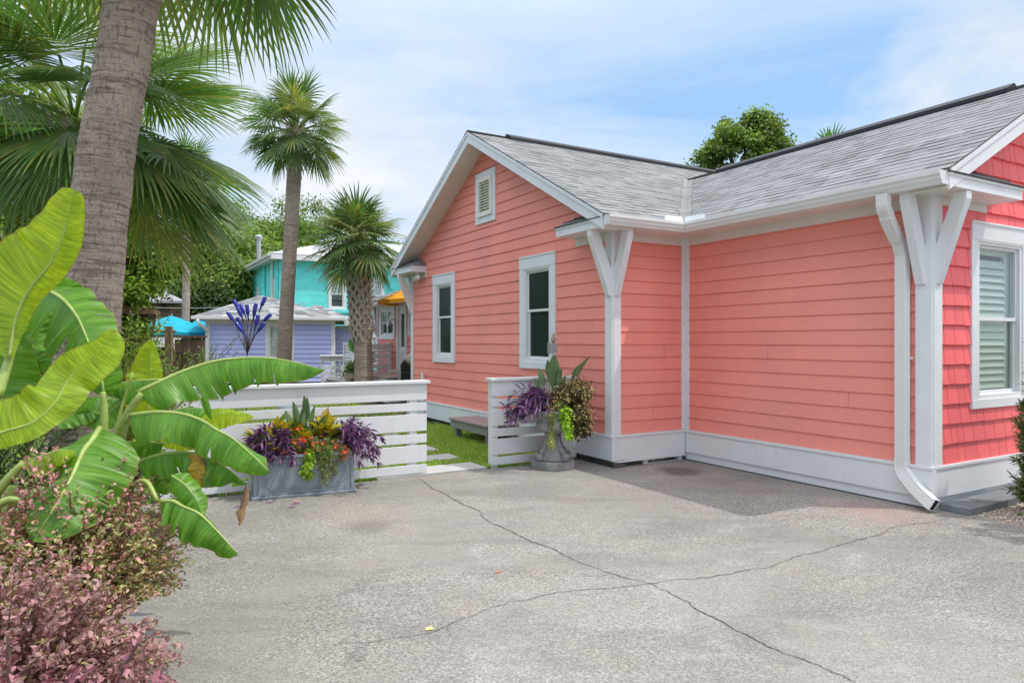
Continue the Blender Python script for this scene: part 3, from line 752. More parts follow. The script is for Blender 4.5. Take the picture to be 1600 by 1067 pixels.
mb = MB(); W2.box(mb, .5, .57, 0, .062, -.06, .0); W2.box(mb, 1.09, 1.16, 0, .062, -.06, .0); W2.box(mb, .57, 1.09, 0, .008, -.02, .004)
for k in range(8): mb.bar(W2.p(.60 + .045 * k, .0, -.1 - .01 * (k % 3)), W2.p(.63 + .05 * k, .05 * (k % 2) * .4 + .012, -.16), .03, .012)
mb.build('foundation_vent', M['white'], house)

# ---- roof
def courses(mb, fn, nrm, smin, smax, hmax, row, skip=None):
    """fn(s,h): point on the roof plane, h = horizontal distance up from the eave"""
    k = 0; hx = row / math.sqrt(1 + SL * SL)
    greys = [.25, .27, .28, .285, .29, .30, .315, .235]
    while k * hx < hmax:
        h0, h1 = k * hx, min((k + 1) * hx + .012, hmax); k += 1
        s0, s1 = smin(h0), smax(h0); s = s0; first = True
        while s < s1:
            wd = rng.uniform(.10, .30); e = min(s + wd, s1)
            th = rng.choice([.004, .005, .0065, .008]); g = rng.choice(greys) * rng.uniform(.92, 1.08); col = (g * .97, g, g * 1.015)
            x0, x1 = s, e
            t0, t1 = max(x0, smin(h1)), min(x1, smax(h1))
            if t1 < t0: t0 = t1 = (x0 + x1) / 2 if smin(h1) < smax(h1) else smin(h1)
            n = Vector(nrm)
            a, b, c, d = fn(x0, h0) + n * th, fn(x1, h0) + n * th, fn(t1, h1) + n * .001, fn(t0, h1) + n * .001
            quad(mb, a, b, c, d, n, col)
            quad(mb, a, b, fn(x1, h0) - n * .004, fn(x0, h0) - n * .004, Vector((-n.x, -n.y, 0)), (.05, .05, .055))
            s = e
mb = MB(); c_ = 1 / math.sqrt(1 + SL * SL)
RK = -.37; HX = 12.2; YR = -W3L - .33
f_r1 = lambda s, h: Vector((s, -.3 + h, EZ + SL * h)); n_r1 = (0, -SL * c_, c_)
H1 = GY + .3
courses(mb, f_r1, n_r1, lambda h: RK, lambda h: (W2L - .3 + h) if h < 2.53 else HX, H1, .135)
f_l1 = lambda s, h: Vector((s, L1 + .3 - h, EZ + SL * h)); courses(mb, f_l1, (0, SL * c_, c_), lambda h: RK, lambda h: HX, H1, .135)
f_r2 = lambda s, h: Vector((W2L - .3 + h, s, EZ + SL * h)); courses(mb, f_r2, (-SL * c_, 0, c_), lambda h: YR, lambda h: -.3 + h, 2.53, .135)
XE = W2L + T4 + .3
f_b2 = lambda s, h: Vector((XE - h, s, EZ + SL * h)); courses(mb, f_b2, (SL * c_, 0, c_), lambda h: YR, lambda h: -.3 + h, 2.53, .16)
roof = mb.build('roof', M['shingle'], house)
mb = MB()      # shingle strips woven into the valley
va, vb = Vector((W2L - .3, -.3, EZ)), Vector((RB, 2.23, EZ + SL * 2.53)); k = 0
while k < 60:
    p, q = va.lerp(vb, k / 60), va.lerp(vb, min(1, (k + 1.15) / 60)); g = rng.uniform(.24, .31); up_ = Vector((0, 0, .012)); w_ = rng.uniform(.09, .13)
    mb.add([p + up_, q + up_, q + up_ + Vector((-w_, 0, 0)), p + up_ + Vector((-w_, 0, 0))], [(0, 1, 2, 3)], (g, g, g)); mb.add([p + up_, p + up_ + Vector((0, -w_, 0)), q + up_ + Vector((0, -w_, 0)), q + up_], [(0, 1, 2, 3)], (g, g, g)); k += 1
mb.build('valley', M['shingle'], house)
# decking under the shingles (white soffit side down)
mb = MB(); d0, d1 = .014, .135
def slab(pts, dz0=.014, dz1=.05): mb.prism([(p[0], p[1], p[2] - dz1) for p in pts], (0, 0, dz1 - dz0))
slab([f_r1(RK + .02, .02), f_r1(W2L - .3, .02), f_r1(W2L - .3 + 2.53, 2.53), f_r1(HX, 2.53), f_r1(HX, H1), f_r1(RK + .02, H1)])
slab([f_l1(RK + .02, .02), f_l1(HX, .02), f_l1(HX, H1), f_l1(RK + .02, H1)])
slab([f_r2(YR + .02, .02), f_r2(-.28, .02), f_r2(2.23, 2.53), f_r2(YR + .02, 2.53)])
slab([f_b2(YR + .02, .02), f_b2(-.28, .02), f_b2(2.23, 2.53), f_b2(YR + .02, 2.53)])
mb.build('roof_deck', M['soffit'], house)
mb = MB()
def rake_soffit(A, B, n_, w0, w1):   # sloped soffit panel between wall face and barge board
    A, B = Vector(A), Vector(B); off = Vector(n_); mb.prism([A + off * w0, B + off * w0, B + off * w1, A + off * w1], (0, 0, .02))
zs = lambda h: EZ + SL * h - .17
rake_soffit((0, -.3, zs(0)), (0, GY, zs(H1)), (-1, 0, 0), -.03, .34); rake_soffit((0, L1 + .3, zs(0)), (0, GY, zs(H1)), (-1, 0, 0), -.03, .34)
YG = -W3L
rake_soffit((W2L - .3, YG, zs(0)), (RB, YG, zs(2.53)), (0, -1, 0), -.03, .30); rake_soffit((XE, YG, zs(0)), (RB, YG, zs(2.53)), (0, -1, 0), -.03, .30)
mb.box(-.34, W2L, -.3, .03, 2.895, 2.91); mb.box(W2L - .3, W2L + .03, -.301, YG - .30, 2.896, 2.911)
mb.build('soffit', M['soffit'], house)
# barge boards with a thin upper strip
def barge(P0, P1, out, nm='barge_board'):
    mb = MB(); P0, P1, out = Vector(P0), Vector(P1), Vector(out)
    mb.prism([P0 + Vector((0, 0, -.19)), P1 + Vector((0, 0, -.19)), P1 + Vector((0, 0, -.016)), P0 + Vector((0, 0, -.016))], out * .022)
    q = out * .022
    mb.prism([P0 + q + Vector((0, 0, -.06)), P1 + q + Vector((0, 0, -.06)), P1 + q + Vector((0, 0, -.015)), P0 + q + Vector((0, 0, -.015))], out * .014)
    return mb.build(nm, M['trim_cool'] if nm == 'barge_board' else M['white'], house)
barge((-.335, -.28, EZ + SL * .02), (-.335, GY, PK), (-1, 0, 0)); barge((-.335, L1 + .28, EZ + SL * .02), (-.335, GY, PK), (-1, 0, 0))
barge((W2L - .28, YG - .295, EZ + SL * .02), (RB, YG - .295, EZ + SL * 2.53), (0, -1, 0), 'rake_board'); barge((XE - .02, YG - .295, EZ + SL * .02), (RB, YG - .295, EZ + SL * 2.53), (0, -1, 0), 'rake_board')
# ridge caps: shingle cap at the ends, black vent strip between
def ridge(p0, p1, wd, up, mat, nm):
    p0, p1 = Vector(p0), Vector(p1); t = (p1 - p0).normalized(); s = Vector((t.y, -t.x, 0)); mb = MB(); dz = Vector((0, 0, wd * SL))
    for sg in (1, -1): mb.prism([p0 + Vector((0, 0, up)), p1 + Vector((0, 0, up)), p1 + s * sg * wd - dz + Vector((0, 0, up)), p0 + s * sg * wd - dz + Vector((0, 0, up))], (0, 0, -up + .004))
    return mb.build(nm, mat, house)
ridge((RK, GY, PK), (HX, GY, PK), .13, .014, M['shingle'], 'ridge_cap'); ridge((.36, GY, PK + .01), (10.5, GY, PK + .01), .155, .05, M['dark'], 'ridge_vent')
RZ = EZ + SL * 2.53
ridge((RB, YR, RZ), (RB, 2.2, RZ), .13, .014, M['shingle'], 'ridge_cap'); ridge((RB, -W3L + .3, RZ + .01), (RB, 1.45, RZ + .01), .155, .05, M['dark'], 'ridge_vent')
# gutters along the two eaves, mitred in the inner corner
prof = [(.30, 2.905), (.30, 3.02), (.312, 3.02), (.312, 2.915), (.372, 2.915), (.378, 2.93), (.392, 2.95), (.398, 2.975), (.412, 2.995), (.412, 3.012), (.404, 3.02), (.424, 3.022), (.424, 2.99), (.41, 2.972), (.406, 2.95), (.39, 2.925), (.382, 2.905)]
mb = MB(); m = len(prof); vs = []
for (o, z) in prof: vs += [(-.36, -o, z), (W2L - o, -o, z), (W2L - o, YG - .31, z)]
fs = []
for i in range(m):
    j = (i + 1) % m
    for k in (0, 1): fs.append((i * 3 + k, i * 3 + k + 1, j * 3 + k + 1, j * 3 + k))
mb.add(vs, fs)
for (xx, sgn) in ((0, 1), (2, 1)):
    mb.add([vs[i * 3 + xx] for i in range(11) if i not in (2, 3, 4, 5, 6, 7, 8, 9)] + [vs[i * 3 + xx] for i in (11, 12, 13, 14, 15, 16)], [tuple(range(9))])
gut = mb.build('gutter', M['gutter'], house)
mb = MB()      # splash guards in the inner corner
a = W2L - .41
mb.prism([(a, -.408, 3.0), (a - .30, -.408, 3.0), (a - .30, -.385, 3.05), (a - .27, -.36, 3.095), (a, -.36, 3.1)], (0, .003, 0)); mb.prism([(a + .002, -.41, 3.0), (a + .002, -.72, 3.0), (a + .03, -.72, 3.05), (a + .05, -.68, 3.095), (a + .05, -.36, 3.1)], (.003, 0, 0))
mb.build('splash_guard', M['metal_flash'], gut)
# fascia + little pent returns at the gable corners
def ret(W, a0, a1, zf, out, name='eave_return', hip=None):
    mb = MB()
    W.box(mb, a0, a1, 2.9, zf, out - .022, out)                 # front fascia
    W.box(mb, a0, a1, zf - .032, zf, out, out + .014)
    for a, s in ((a0, 1), (a1, -1)): W.box(mb, a, a + .02 * s, 2.9, zf, -.01, out - .023)
    W.box(mb, a0 + .021, a1 - .021, 2.902, 2.918, -.01, out - .024)
    e = mb.build(name, M['trim_cool'] if W is W1 else M['white'], house)
    mb = MB(); t = .17
    A, B = W.p(a0 - .01, zf + .004, out + .025), W.p(a1 + .01, zf + .004, out + .025)
    C_, D_ = W.p(a1 - (.22 if hip == 'b' else .42), zf + t, 0.01), W.p(a0 + (.22 if hip == 'a' else .42), zf + t, .01)
    A2, B2 = W.p(a0 - .01, zf + .004, .0), W.p(a1 + .01, zf + .004, .0)
    for q in ([A, B, C_, D_],) : quad(mb, *q, W.N + Vector((0, 0, 1)), (.2, .2, .21)); mb.prism([A, B, B + Vector((0, 0, -.012)), A + Vector((0, 0, -.012))], W.N * -.02, (.05, .05, .05))
    if hip == 'b': mb.add([B, B2, C_], [(0, 1, 2)], (.22, .22, .23))
    if hip == 'a': mb.add([A2, A, D_], [(0, 1, 2)], (.22, .22, .23))
    for k in range(1, 3):
        f = k / 3.2; p, q = A.lerp(D_, f), B.lerp(C_, f); mb.bar(p + Vector((0, 0, .004)), q + Vector((0, 0, .004)), .02, .008, up=W.N, col=(.1, .1, .11))
    mb.build('return_roof', M['shingle'], e)
    return e
ret(W1, -.30, .742, 3.02, .335, hip='b'); ret(W1, 5.785, L1 + .30, 3.02, .335, hip='a'); ret(W4, -.30, 1.0, 3.02, .31, hip='b')
# braces under the eave corners
def brace(x, y, dx, dy, z0, z1, L, wd=.085, name='brace'):
    mb = MB(); s = Vector((-dy, dx, 0)) * wd / 2; b = Vector((x, y, 0)); o = Vector((dx, dy, 0))
    pts = [b + o * .02 + Vector((0, 0, z0)), b + o * .055 + Vector((0, 0, z0)), b + o * L + Vector((0, 0, z1 - .07)), b + o * L + Vector((0, 0, z1)), b + o * (L - .11) + Vector((0, 0, z1)), b + o * .02 + Vector((0, 0, z0 + .32))]
    mb.prism([p - s for p in pts], s * 2); return mb.build('brace', M['white'], house, bevel=.004)
brace(0, -.0 + .03, -1, 0, 2.11, 2.895, .33); brace(.05, 0, 0, -1, 2.11, 2.895, .29)
brace(0, L1 - .05, -1, 0, 2.11, 2.895, .33); brace(.05, L1, 0, 1, 2.11, 2.895, .29)
brace(W2L, -W3L + .07, -1, 0, 2.08, 2.895, .30); brace(W2L + .07, -W3L, 0, -1, 2.08, 2.895, .30)
# downspout: ribbed rectangular pipe with two elbows
def rib_pipe(path, wx, wy, up_axis, name, mat, parent, end_open=True):
    mb = MB(); path = [Vector(p) for p in path]; m = len(path); per = []
    for sx, ax in ((0, 1),):
        pass
    prof = []
    def side(a, b, n):
        for k in range(n):
            t = k / n; r = .0035 * (1 if k % 2 else -1) if 0 < k < n else 0
            p = (a[0] + (b[0] - a[0]) * t, a[1] + (b[1] - a[1]) * t); q = (-(b[1] - a[1]), b[0] - a[0]); L = math.hypot(*q)
            prof.append((p[0] - q[0] / L * r, p[1] - q[1] / L * r))
    hx, hy = wx / 2, wy / 2
    side((-hx, -hy), (hx, -hy), 10); side((hx, -hy), (hx, hy), 8); side((hx, hy), (-hx, hy), 10); side((-hx, hy), (-hx, -hy), 8)
    n = len(prof); vs = []; ax = Vector(up_axis)
    for i in range(m):
        t = (path[min(i + 1, m - 1)] - path[max(i - 1, 0)]).normalized(); a = (ax - t * ax.dot(t)).normalized(); b = t.cross(a)
        k = 1.0
        if 0 < i < m - 1:
            d1 = (path[i] - path[i - 1]).normalized(); d2 = (path[i + 1] - path[i]).normalized()
            if d1.dot(d2) < .999: k = 1.0 - .03 * (i % 2)
        for (x, y) in prof: vs.append(path[i] + a * x * k + b * y * k)
    mb.add(vs, [(i * n + k, i * n + (k + 1) % n, (i + 1) * n + (k + 1) % n, (i + 1) * n + k) for i in range(m - 1) for k in range(n)])
    return mb.build(name, mat, parent, solid=.0015)
yd = -W3L + .225; xw = W2L - .062
pth = [(W2L - .36, yd, 2.91), (W2L - .36, yd, 2.80)] + [(W2L - .36 + .012 * k * 1.15, yd, 2.785 - .023 * k + .004 * k) for k in range(1, 5)]
pth += [(W2L - .31 + .05 * k, yd, 2.70 - .062 * k) for k in range(0, 4)]
pth += [(xw - .06 + .015 * k, yd, 2.49 - .024 * k - .002 * k * k) for k in range(0, 4)] + [(xw, yd, 2.36), (xw, yd, 1.4), (xw, yd, .40)]
ds = rib_pipe(pth, .105, .078, (0, 1, 0), 'downspout', M['gutter'], house)
p2 = [(xw - .004, yd, .44), (xw - .004, yd, .36)] + [(xw - .004 - .004 * k, yd - .014 * k - .0012 * k * k, .35 - .024 * k) for k in range(1, 6)]
l = p2[-1]; p2 += [(l[0] - .01, l[1] - .09, l[2] - .075), (l[0] - .02, l[1] - .19, l[2] - .145), (l[0] - .024, l[1] - .225, l[2] - .16)]
el = rib_pipe(p2, .112, .085, (0, 1, 0), 'outlet_elbow', M['gutter'], ds)
mb = MB(); e0, e1 = Vector(p2[-2]), Vector(p2[-1]); tt = (e1 - e0).normalized(); ay = (Vector((0, 1, 0)) - tt * tt.y).normalized(); az_ = tt.cross(ay); cc_ = e1 - tt * .012
mb.prism([cc_ + ay * a_ * .053 + az_ * b_ * .0395 for a_, b_ in ((-1, -1), (1, -1), (1, 1), (-1, 1))], tt * -.004); mb.build('opening', M['hollow_dark'], el)  # dark plate in the mouth, painted for the shade inside the pipe
mb = MB(); mb.box(W2L - .03, W2L - .0, yd - .075, yd + .075, 1.38, 1.405); mb.build('pipe_strap', M['gutter'], ds)
# flood lamp under the far return
mb = MB(); q = Vector((-.12, 5.93, 2.9)); mb.lathe([(.05, -.02), (.055, 0)], 12, q + Vector((0, 0, -.0))); mb.tube([q, q + Vector((-.02, -.05, -.07)), q + Vector((-.06, -.12, -.14))], [.02, .035, .058], 12); mb.tube([q, q + Vector((.02, .05, -.07)), q + Vector((-.04, .12, -.13))], [.02, .035, .055], 12)
mb.build('flood_lamp', M['white'], house, smooth=True)
mb = MB(); W1.box(mb, 5.78, 5.86, .09, .95, .048, .09); mb.build('utility_cover', M['trim_cool'], house, bevel=.004)
# ------------------------------------------------------------------ plant builders
def base_thing(name, label, cat, p, group=None):
    return thing(name, label, cat, p, 0, group)
def rel(pts, o): return [Vector(p) - o for p in pts]

def banana_leaf(parent, o, ctrl, w_l, w_r, nrm, f_l, f_r, mat, n=56, m=8, wp=None, und=.012, tears=(), base=.1, tipp=3.0, label=None, rib=.011, twist=0, name='leaf', wob=1.0):
    c = [p - o for p in bez([P(*q) for q in ctrl], n)]; nrm = Vector(nrm).normalized()
    L = sum((b - a).length for a, b in zip(c, c[1:]))
    ph = rng.uniform(0, 6.28); rows = []; uvs = []; fr_c = []
    for i in range(n):
        T = (c[min(i + 1, n - 1)] - c[max(i - 1, 0)]).normalized()
        N = (nrm - T * nrm.dot(T)).normalized(); B = T.cross(N).normalized(); s = i / (n - 1)
        if twist: 
            a = twist * (s - .3); N, B = N * math.cos(a) + B * math.sin(a), B * math.cos(a) - N * math.sin(a)
        fr_c.append((T, N, B))
    mb = MB(); uv = []; idx = {}
    def w(s): return max(.0, min(1, (s / base) ** .6 if s < base else 1) * (1 - s ** tipp) ** .75 * (.92 + .08 * math.sin(3.14 * s)))
    for sd, W, fo in ((-1, w_l, f_l), (1, w_r, f_r)):
        for i in range(n):
            s = i / (n - 1); T, N, B = fr_c[i]; ww = W * w(s) * (1 + .05 * wob * math.sin(9 * s + ph + sd)) + .0005
            if wp: ww = float(np.interp(s, [q[0] for q in wp], [q[1 if sd < 0 else 2] for q in wp])) + .0005
            ww *= 1 + .035 * wob * noise.noise(Vector((s * 22, ph, sd * 5.0)))
            p = c[i].copy()
            # depth of the edge is nudged by local buckling, as torn or creased blades do
            bk = und * (math.sin(13 * s + ph * 1.7 + sd) * .6 + .5 * noise.noise(Vector((s * 9, sd * 3 + ph, 1))))
            fo_i = fo + (R(17) * noise.noise(Vector((s * 5, ph, sd * 2.0))) + R(15) * noise.noise(Vector((s * 14, ph + 4, sd * 2.0)))) * wob
            for j in range(m + 1):
                q = j / m
                if j:
                    al = (fo_i + R(9) * (sum(1 for q_ in tears if q_[2] == sd and q_[0] * (n - 1) < i) % 2)) * (.55 + .65 * q); p = p + (B * sd * math.cos(al) - N * math.sin(al)) * (ww / m)
                idx[(sd, i, j)] = len(mb.v)
                mb.v.append(tuple(p + N * bk * q * q * (1 if ww > .02 else 0) + T * (.10 * ww * q * q))); uv.append((s * L + (0 if sd > 0 else 7.3), q))
    for (t_, q0, sd) in tears:      # splits open as wedges from the edge inwards
        i = int(t_ * (n - 1)); j0 = max(1, int(math.ceil(q0 * m)))
        for j in range(j0, m + 1):
            f = ((j - j0) / max(1, m - j0)) ** .8; a, b = Vector(mb.v[idx[(sd, i, j)]]), Vector(mb.v[idx[(sd, i + 1, j)]]); mb.v[idx[(sd, i + 1, j)]] = tuple(a.lerp(b, max(.02, f)) + fr_c[i][1] * (-.02 * f))
    for sd in (-1, 1):
        tr = {int(t_ * (n - 1)): q0 for (t_, q0, side) in tears if side == sd}
        for i in range(n - 1):
            for j in range(m):
                if i in tr and j / m >= tr[i]: continue
                a, b, c_, d = idx[(sd, i, j)], idx[(sd, i + 1, j)], idx[(sd, i + 1, j + 1)], idx[(sd, i, j + 1)]
                mb.f.append((a, b, c_, d) if sd > 0 else (a, d, c_, b)); mb.c.append(None)
    leaf = mb.build(name, mat, parent, label, smooth=True, uv=uv)
    if rib:
        m2 = MB(); m2.tube([c[i] - fr_c[i][1] * .002 for i in range(0, n, 2)], [rib * (1 - .85 * i / n) for i in range(0, n, 2)], 6)
        m2.build('midrib', M['petiole'], leaf, smooth=True)
    return leaf

def fan_frond(mb_out, h0, d, up, petiole, blade, nseg, droop, cols, spread=R(118), width=1.0, stiff=.5):
    """one costapalmate leaf: arching stalk, then pleated fan of tapering segments. All numpy-free, appended to mb_out"""
    d = d.normalized(); col = rng.choice(cols); k_ = rng.uniform(.85, 1.15); col = tuple(x * k_ for x in col)
    # stalk
    pts = []; p = h0.copy(); t = d.copy()
    for i in range(6):
        pts.append(p.copy()); t = (t + Vector((0, 0, -1)) * droop * .10).normalized(); p = p + t * petiole / 5
    mb_out.tube(pts, [.018 * width * (1 - .08 * i) for i in range(6)], 5, col=(col[0] * 1.3 + .03, col[1] * 1.2 + .03, col[2] * 1.2))
    h = pts[-1]; n = (up - t * up.dot(t))
    if n.length < .1: n = Vector((1, 0, 0)) - t * t.x
    n.normalize(); b = n.cross(t)
    dphi = 2 * spread / nseg; ns = 7
    for k in range(nseg):
        ph = -spread + dphi * (k + .5) + rng.uniform(-.3, .3) * dphi
        Lk = blade * (1 - .38 * (abs(ph) / spread) ** 1.5) * rng.uniform(.9, 1.08)
        cost = .30 * blade * (1 - abs(ph) / spread)           # the stalk runs on into the blade
        o = h + t * cost * .8
        dd = (t * math.cos(ph) + b * math.sin(ph)); dd = (dd - n * .10 * abs(math.sin(ph))).normalized()
        sd = n.cross(dd).normalized(); sc = rng.uniform(.85, 1.15); cc = tuple(x * rng.uniform(.85, 1.15) for x in col)
        if rng.random() < .05: cc = (cc[0] * 1.5 + .03, cc[1] * 1.2, cc[2] * .8)
        vs = []; dv = dd.copy(); p = o.copy(); hang = rng.random() < .18
        for i in range(ns + 1):
            s = i / ns
            wk = min(2 * s * Lk * math.tan(dphi * .5) * 1.05, .034 * blade * width) * (1 if s < .5 else max(0.0, (1 - s) / .5) ** .8) + .0012
            side = dv.cross(n).normalized() if abs(dv.dot(n)) < .97 else sd
            nn = side.cross(dv).normalized()
            vs += [p + side * wk * .5, p + nn * wk * .28, p - side * wk * .5]
            g = droop * (.02 + .62 * s * s) * (1.6 if hang and s > .5 else 1) / stiff * .5
            dv = (dv + Vector((0, 0, -1)) * g * (1 / ns) * 2.2).normalized(); p = p + dv * Lk / ns
        fs = []
        for i in range(ns):
            a = i * 3; fs += [(a, a + 1, a + 4, a + 3), (a + 1, a + 2, a + 5, a + 4)]
        mb_out.add(vs, fs, cc)

GREENS_P = [(.10, .165, .045), (.12, .185, .055), (.085, .145, .04), (.15, .20, .06), (.18, .21, .075)]
OLIVE_P = [(.09, .145, .04), (.11, .165, .05), (.075, .125, .035), (.14, .175, .06), (.2, .2, .08)]
def palm_crown(t, c, dirs, petiole, blade, nseg, droop, cols, width=1.0, stiff=.5, spread=R(118)):
    for (az, el, pl, bl) in dirs:
        d = Vector((math.cos(az) * math.cos(el), math.sin(az) * math.cos(el), math.sin(el)))
        up = Vector((0, 0, 1)) if el < R(70) else Vector((-math.cos(az), -math.sin(az), .3))
        up = (up + Vector((rng.uniform(-.35, .35), rng.uniform(-.35, .35), 0))).normalized()
        mb = MB(); fan_frond(mb, c + d * .08 + Vector((0, 0, rng.uniform(-.1, .15))), d, up, petiole * pl, blade * bl, nseg, droop * rng.uniform(.8, 1.25), cols, spread * rng.uniform(.85, 1.05), width, stiff)
        mb.build('frond', M['frond'], t)
def trunk_mb(pts, rads, n=20, rings=.05, amp=.02, sub=None):
    L = sum((Vector(b) - Vector(a)).length for a, b in zip(pts, pts[1:])); k = int(L / rings * 4) + 2
    q = bez(pts, k); mb = MB(); rr = []; ph = 0
    for i in range(k):
        s = i / (k - 1); x = s * (len(rads) - 1); j = min(int(x), len(rads) - 2); r = vlerp(rads[j], rads[j + 1], x - j)
        f = (i % 4) / 4.0
        rr.append(r * (1 + amp * (.5 - f) + amp * .8 * noise.noise(Vector((s * L * 6, 3, ph)))))
    vs = []; m = len(q)
    mb.tube(q, rr, n)
    # roughen
    for i, v in enumerate(mb.v):
        kx = i // n; cen = q[min(kx, m - 1)]; d = Vector(v) - cen
        if d.length > 1e-5: mb.v[i] = tuple(cen + d * (1 + amp * 1.3 * noise.noise(Vector((v[0] * 14, v[1] * 14, v[2] * 9)))))
    return mb
def boots(mb, base, top, r0, r1, rows, per, L, w):
    """crossed old leaf bases that lattice the trunk"""
    for i in range(rows):
        f = i / rows; c = base.lerp(top, f); r = vlerp(r0, r1, f)
        for k in range(per):
            a = 2 * math.pi * (k + .5 * (i % 2)) / per + rng.uniform(-.08, .08)
            for sg in (-1, 1):
                a2 = a + sg * .42
                p0 = c + Vector((math.cos(a2) * r * .96, math.sin(a2) * r * .96, 0)); p1 = c + Vector((math.cos(a) * (r + .05), math.sin(a) * (r + .05), L)); p2 = p1 + Vector((math.cos(a) * .05, math.sin(a) * .05, L * .28)) * rng.uniform(.5, 1.3)
                mb.bar(p0, p1, w, .02, up=Vector((math.cos(a), math.sin(a), 0))); 
                if sg > 0: mb.bar(p1, p2, w * .9, .025, up=Vector((math.cos(a), math.sin(a), 0)))

def cloud(mat, name, parent, centers, rad, nper, size, cols, asp=.5, flat=.7, updir=.5, shape=(.3, .7, .85, .8), fold=.2, curl=.15, jit=.18):
    """leaf sprays scattered through rounded clumps"""
    ps = []; ns = []; cc = []
    for c, r in zip(centers, rad):
        k = max(8, int(nper * (r / np.mean(rad)) ** 2)); u = rdir(k); q = nr.normal(size=(k, 3)) * r * .5; u = unit(q); q[:, 2] *= flat; ps.append(np.array(c) + q); ns.append(u); cc.append(np.full(k, nr.normal() * .16))
    p = np.concatenate(ps); u = np.concatenate(ns); k = len(p); br = np.concatenate(cc)
    n = unit(u * .8 + np.array([0, 0, updir]) + nr.normal(size=(k, 3)) * .45)
    d = unit(np.cross(n, rdir(k)) + u * .4 - np.array([0, 0, .25]))
    l = size * nr.uniform(.7, 1.3, k)
    v, f = leaf_arrays(p, d, n, l, l * asp, fold, curl, shape)
    col = np.repeat(np.clip(pal(cols, k, jit) * (1 + br[:, None]), .004, 1), 2, 0)
    return npmesh(name, v, f, col, mat, parent)
def clumps(rx, ry, rz, n, r, seed=0, inner=.5, zc=0):
    out = []; rad = []
    for i in range(n):
        u = Vector(rdir(1)[0]); k = rng.uniform(inner, 1.0) ** .5
        f = 1 + .5 * noise.noise(u * 2.2 + Vector((seed, 0, 0)))
        out.append((u.x * rx * k * f, u.y * ry * k * f, zc + u.z * rz * k * f)); rad.append(r * rng.uniform(.65, 1.35))
    return out, rad
TREE_G = [(.11, .17, .04), (.135, .195, .05), (.09, .145, .035), (.17, .22, .06), (.07, .115, .03)]
TREE_Y = [(.16, .24, .03), (.12, .2, .025), (.2, .27, .04), (.09, .16, .02)]
TREE_D = [(.04, .075, .018), (.055, .095, .02), (.07, .11, .025), (.035, .06, .016)]
def tree(name, label, loc, th, tr, rx, ry, rz, ncl, rcl, nper, size, cols, group=None, seed=1, asp=.5, inner=.45, cat='tree'):
    loc = Vector(loc); t = base_thing(name, label, cat, loc, group)
    cz = th + rz * .75
    cs, rd = clumps(rx, ry, rz, ncl, rcl, seed, inner, cz)
    mb = MB(); top = Vector((rng.uniform(-.2, .2), rng.uniform(-.2, .2), th))
    mb.tube(bez([(0, 0, -.1), (rng.uniform(-.1, .1), 0, th * .5), top, (top.x, top.y, cz)], 8), [tr * 1.3, tr, tr * .95, tr * .9, tr * .8, tr * .65, tr * .5, tr * .25], 9)
    for c in cs[::max(1, len(cs) // 14)]:
        c = Vector(c); st = Vector((top.x, top.y, rng.uniform(th * .8, cz))); mid = (st + c) / 2 + Vector((0, 0, rng.uniform(-.2, .3)))
        mb.tube(bez([st, mid, c], 5), [tr * .4, tr * .3, tr * .22, tr * .15, tr * .06], 5)
    mb.build('trunk', M['bark'], t, smooth=True)
    cloud(M['leaf'], 'crown', t, cs, rd, nper, size, cols, asp)
    return t
def twig_shrub(t, c, rx, ry, rz, ntw, nlf, size, colfn, mat, stem=M['twig'], droop=.25, asp=.55, root=None, tw=.0026, shape=(.28, .68, .95, .9)):
    """stems arching from a root; leaves alternate along the outer part of each twig"""
    root = Vector(root) if root is not None else Vector((0, 0, 0)); mb = MB(); P_, D_, N_, L_, C_ = [], [], [], [], []
    for i in range(ntw):
        u = rdir(1)[0]; u[2] = abs(u[2]) * rng.uniform(.3, 1.3) - .12; u = u / np.linalg.norm(u)
        k = rng.uniform(.5, 1.0) ** .5; e = Vector((c[0] + u[0] * rx * k, c[1] + u[1] * ry * k, c[2] + u[2] * rz * k))
        f = 1 + .25 * noise.noise(Vector((u[0] * 2.2, u[1] * 2.2, u[2] * 2.2 + c[0]))); e = Vector(c) + (e - Vector(c)) * f
        mid = root.lerp(e, .5) + Vector((0, 0, rz * .25)); pts = bez([root, mid, e, e + (e - mid).normalized() * .06 - Vector((0, 0, droop * .12))], 12)
        if i % 3 == 0: mb.tube(pts[2:], [tw * (1.6 - .1 * k2) for k2 in range(10)], 4)
        for j in range(nlf):
            s = 1 - .52 * (j / nlf) ** 1.1; x = s * 11; a = min(int(x), 10); p = pts[a].lerp(pts[a + 1], x - a); tn = (pts[a + 1] - pts[a]).normalized()
            sdv = Vector(rdir(1)[0]); d = (tn * .6 + sdv * .9 + Vector((0, 0, .1))).normalized()
            P_.append(p); D_.append(d); nn = (Vector((0, 0, 1)) + Vector(rdir(1)[0]) * .6); N_.append(nn); L_.append(size * rng.uniform(.65, 1.25) * (1 - .25 * (j < 3))); C_.append(colfn(1 - j / nlf, p, e))
    v, f = leaf_arrays(np.array([tuple(x) for x in P_]), np.array([tuple(x) for x in D_]), np.array([tuple(x) for x in N_]), np.array(L_), np.array(L_) * asp, .18, .12, shape)
    fo = npmesh('foliage', v, f, np.repeat(np.array(C_), 2, 0), mat, t)
    mb.build('stems', stem, t)
    return fo
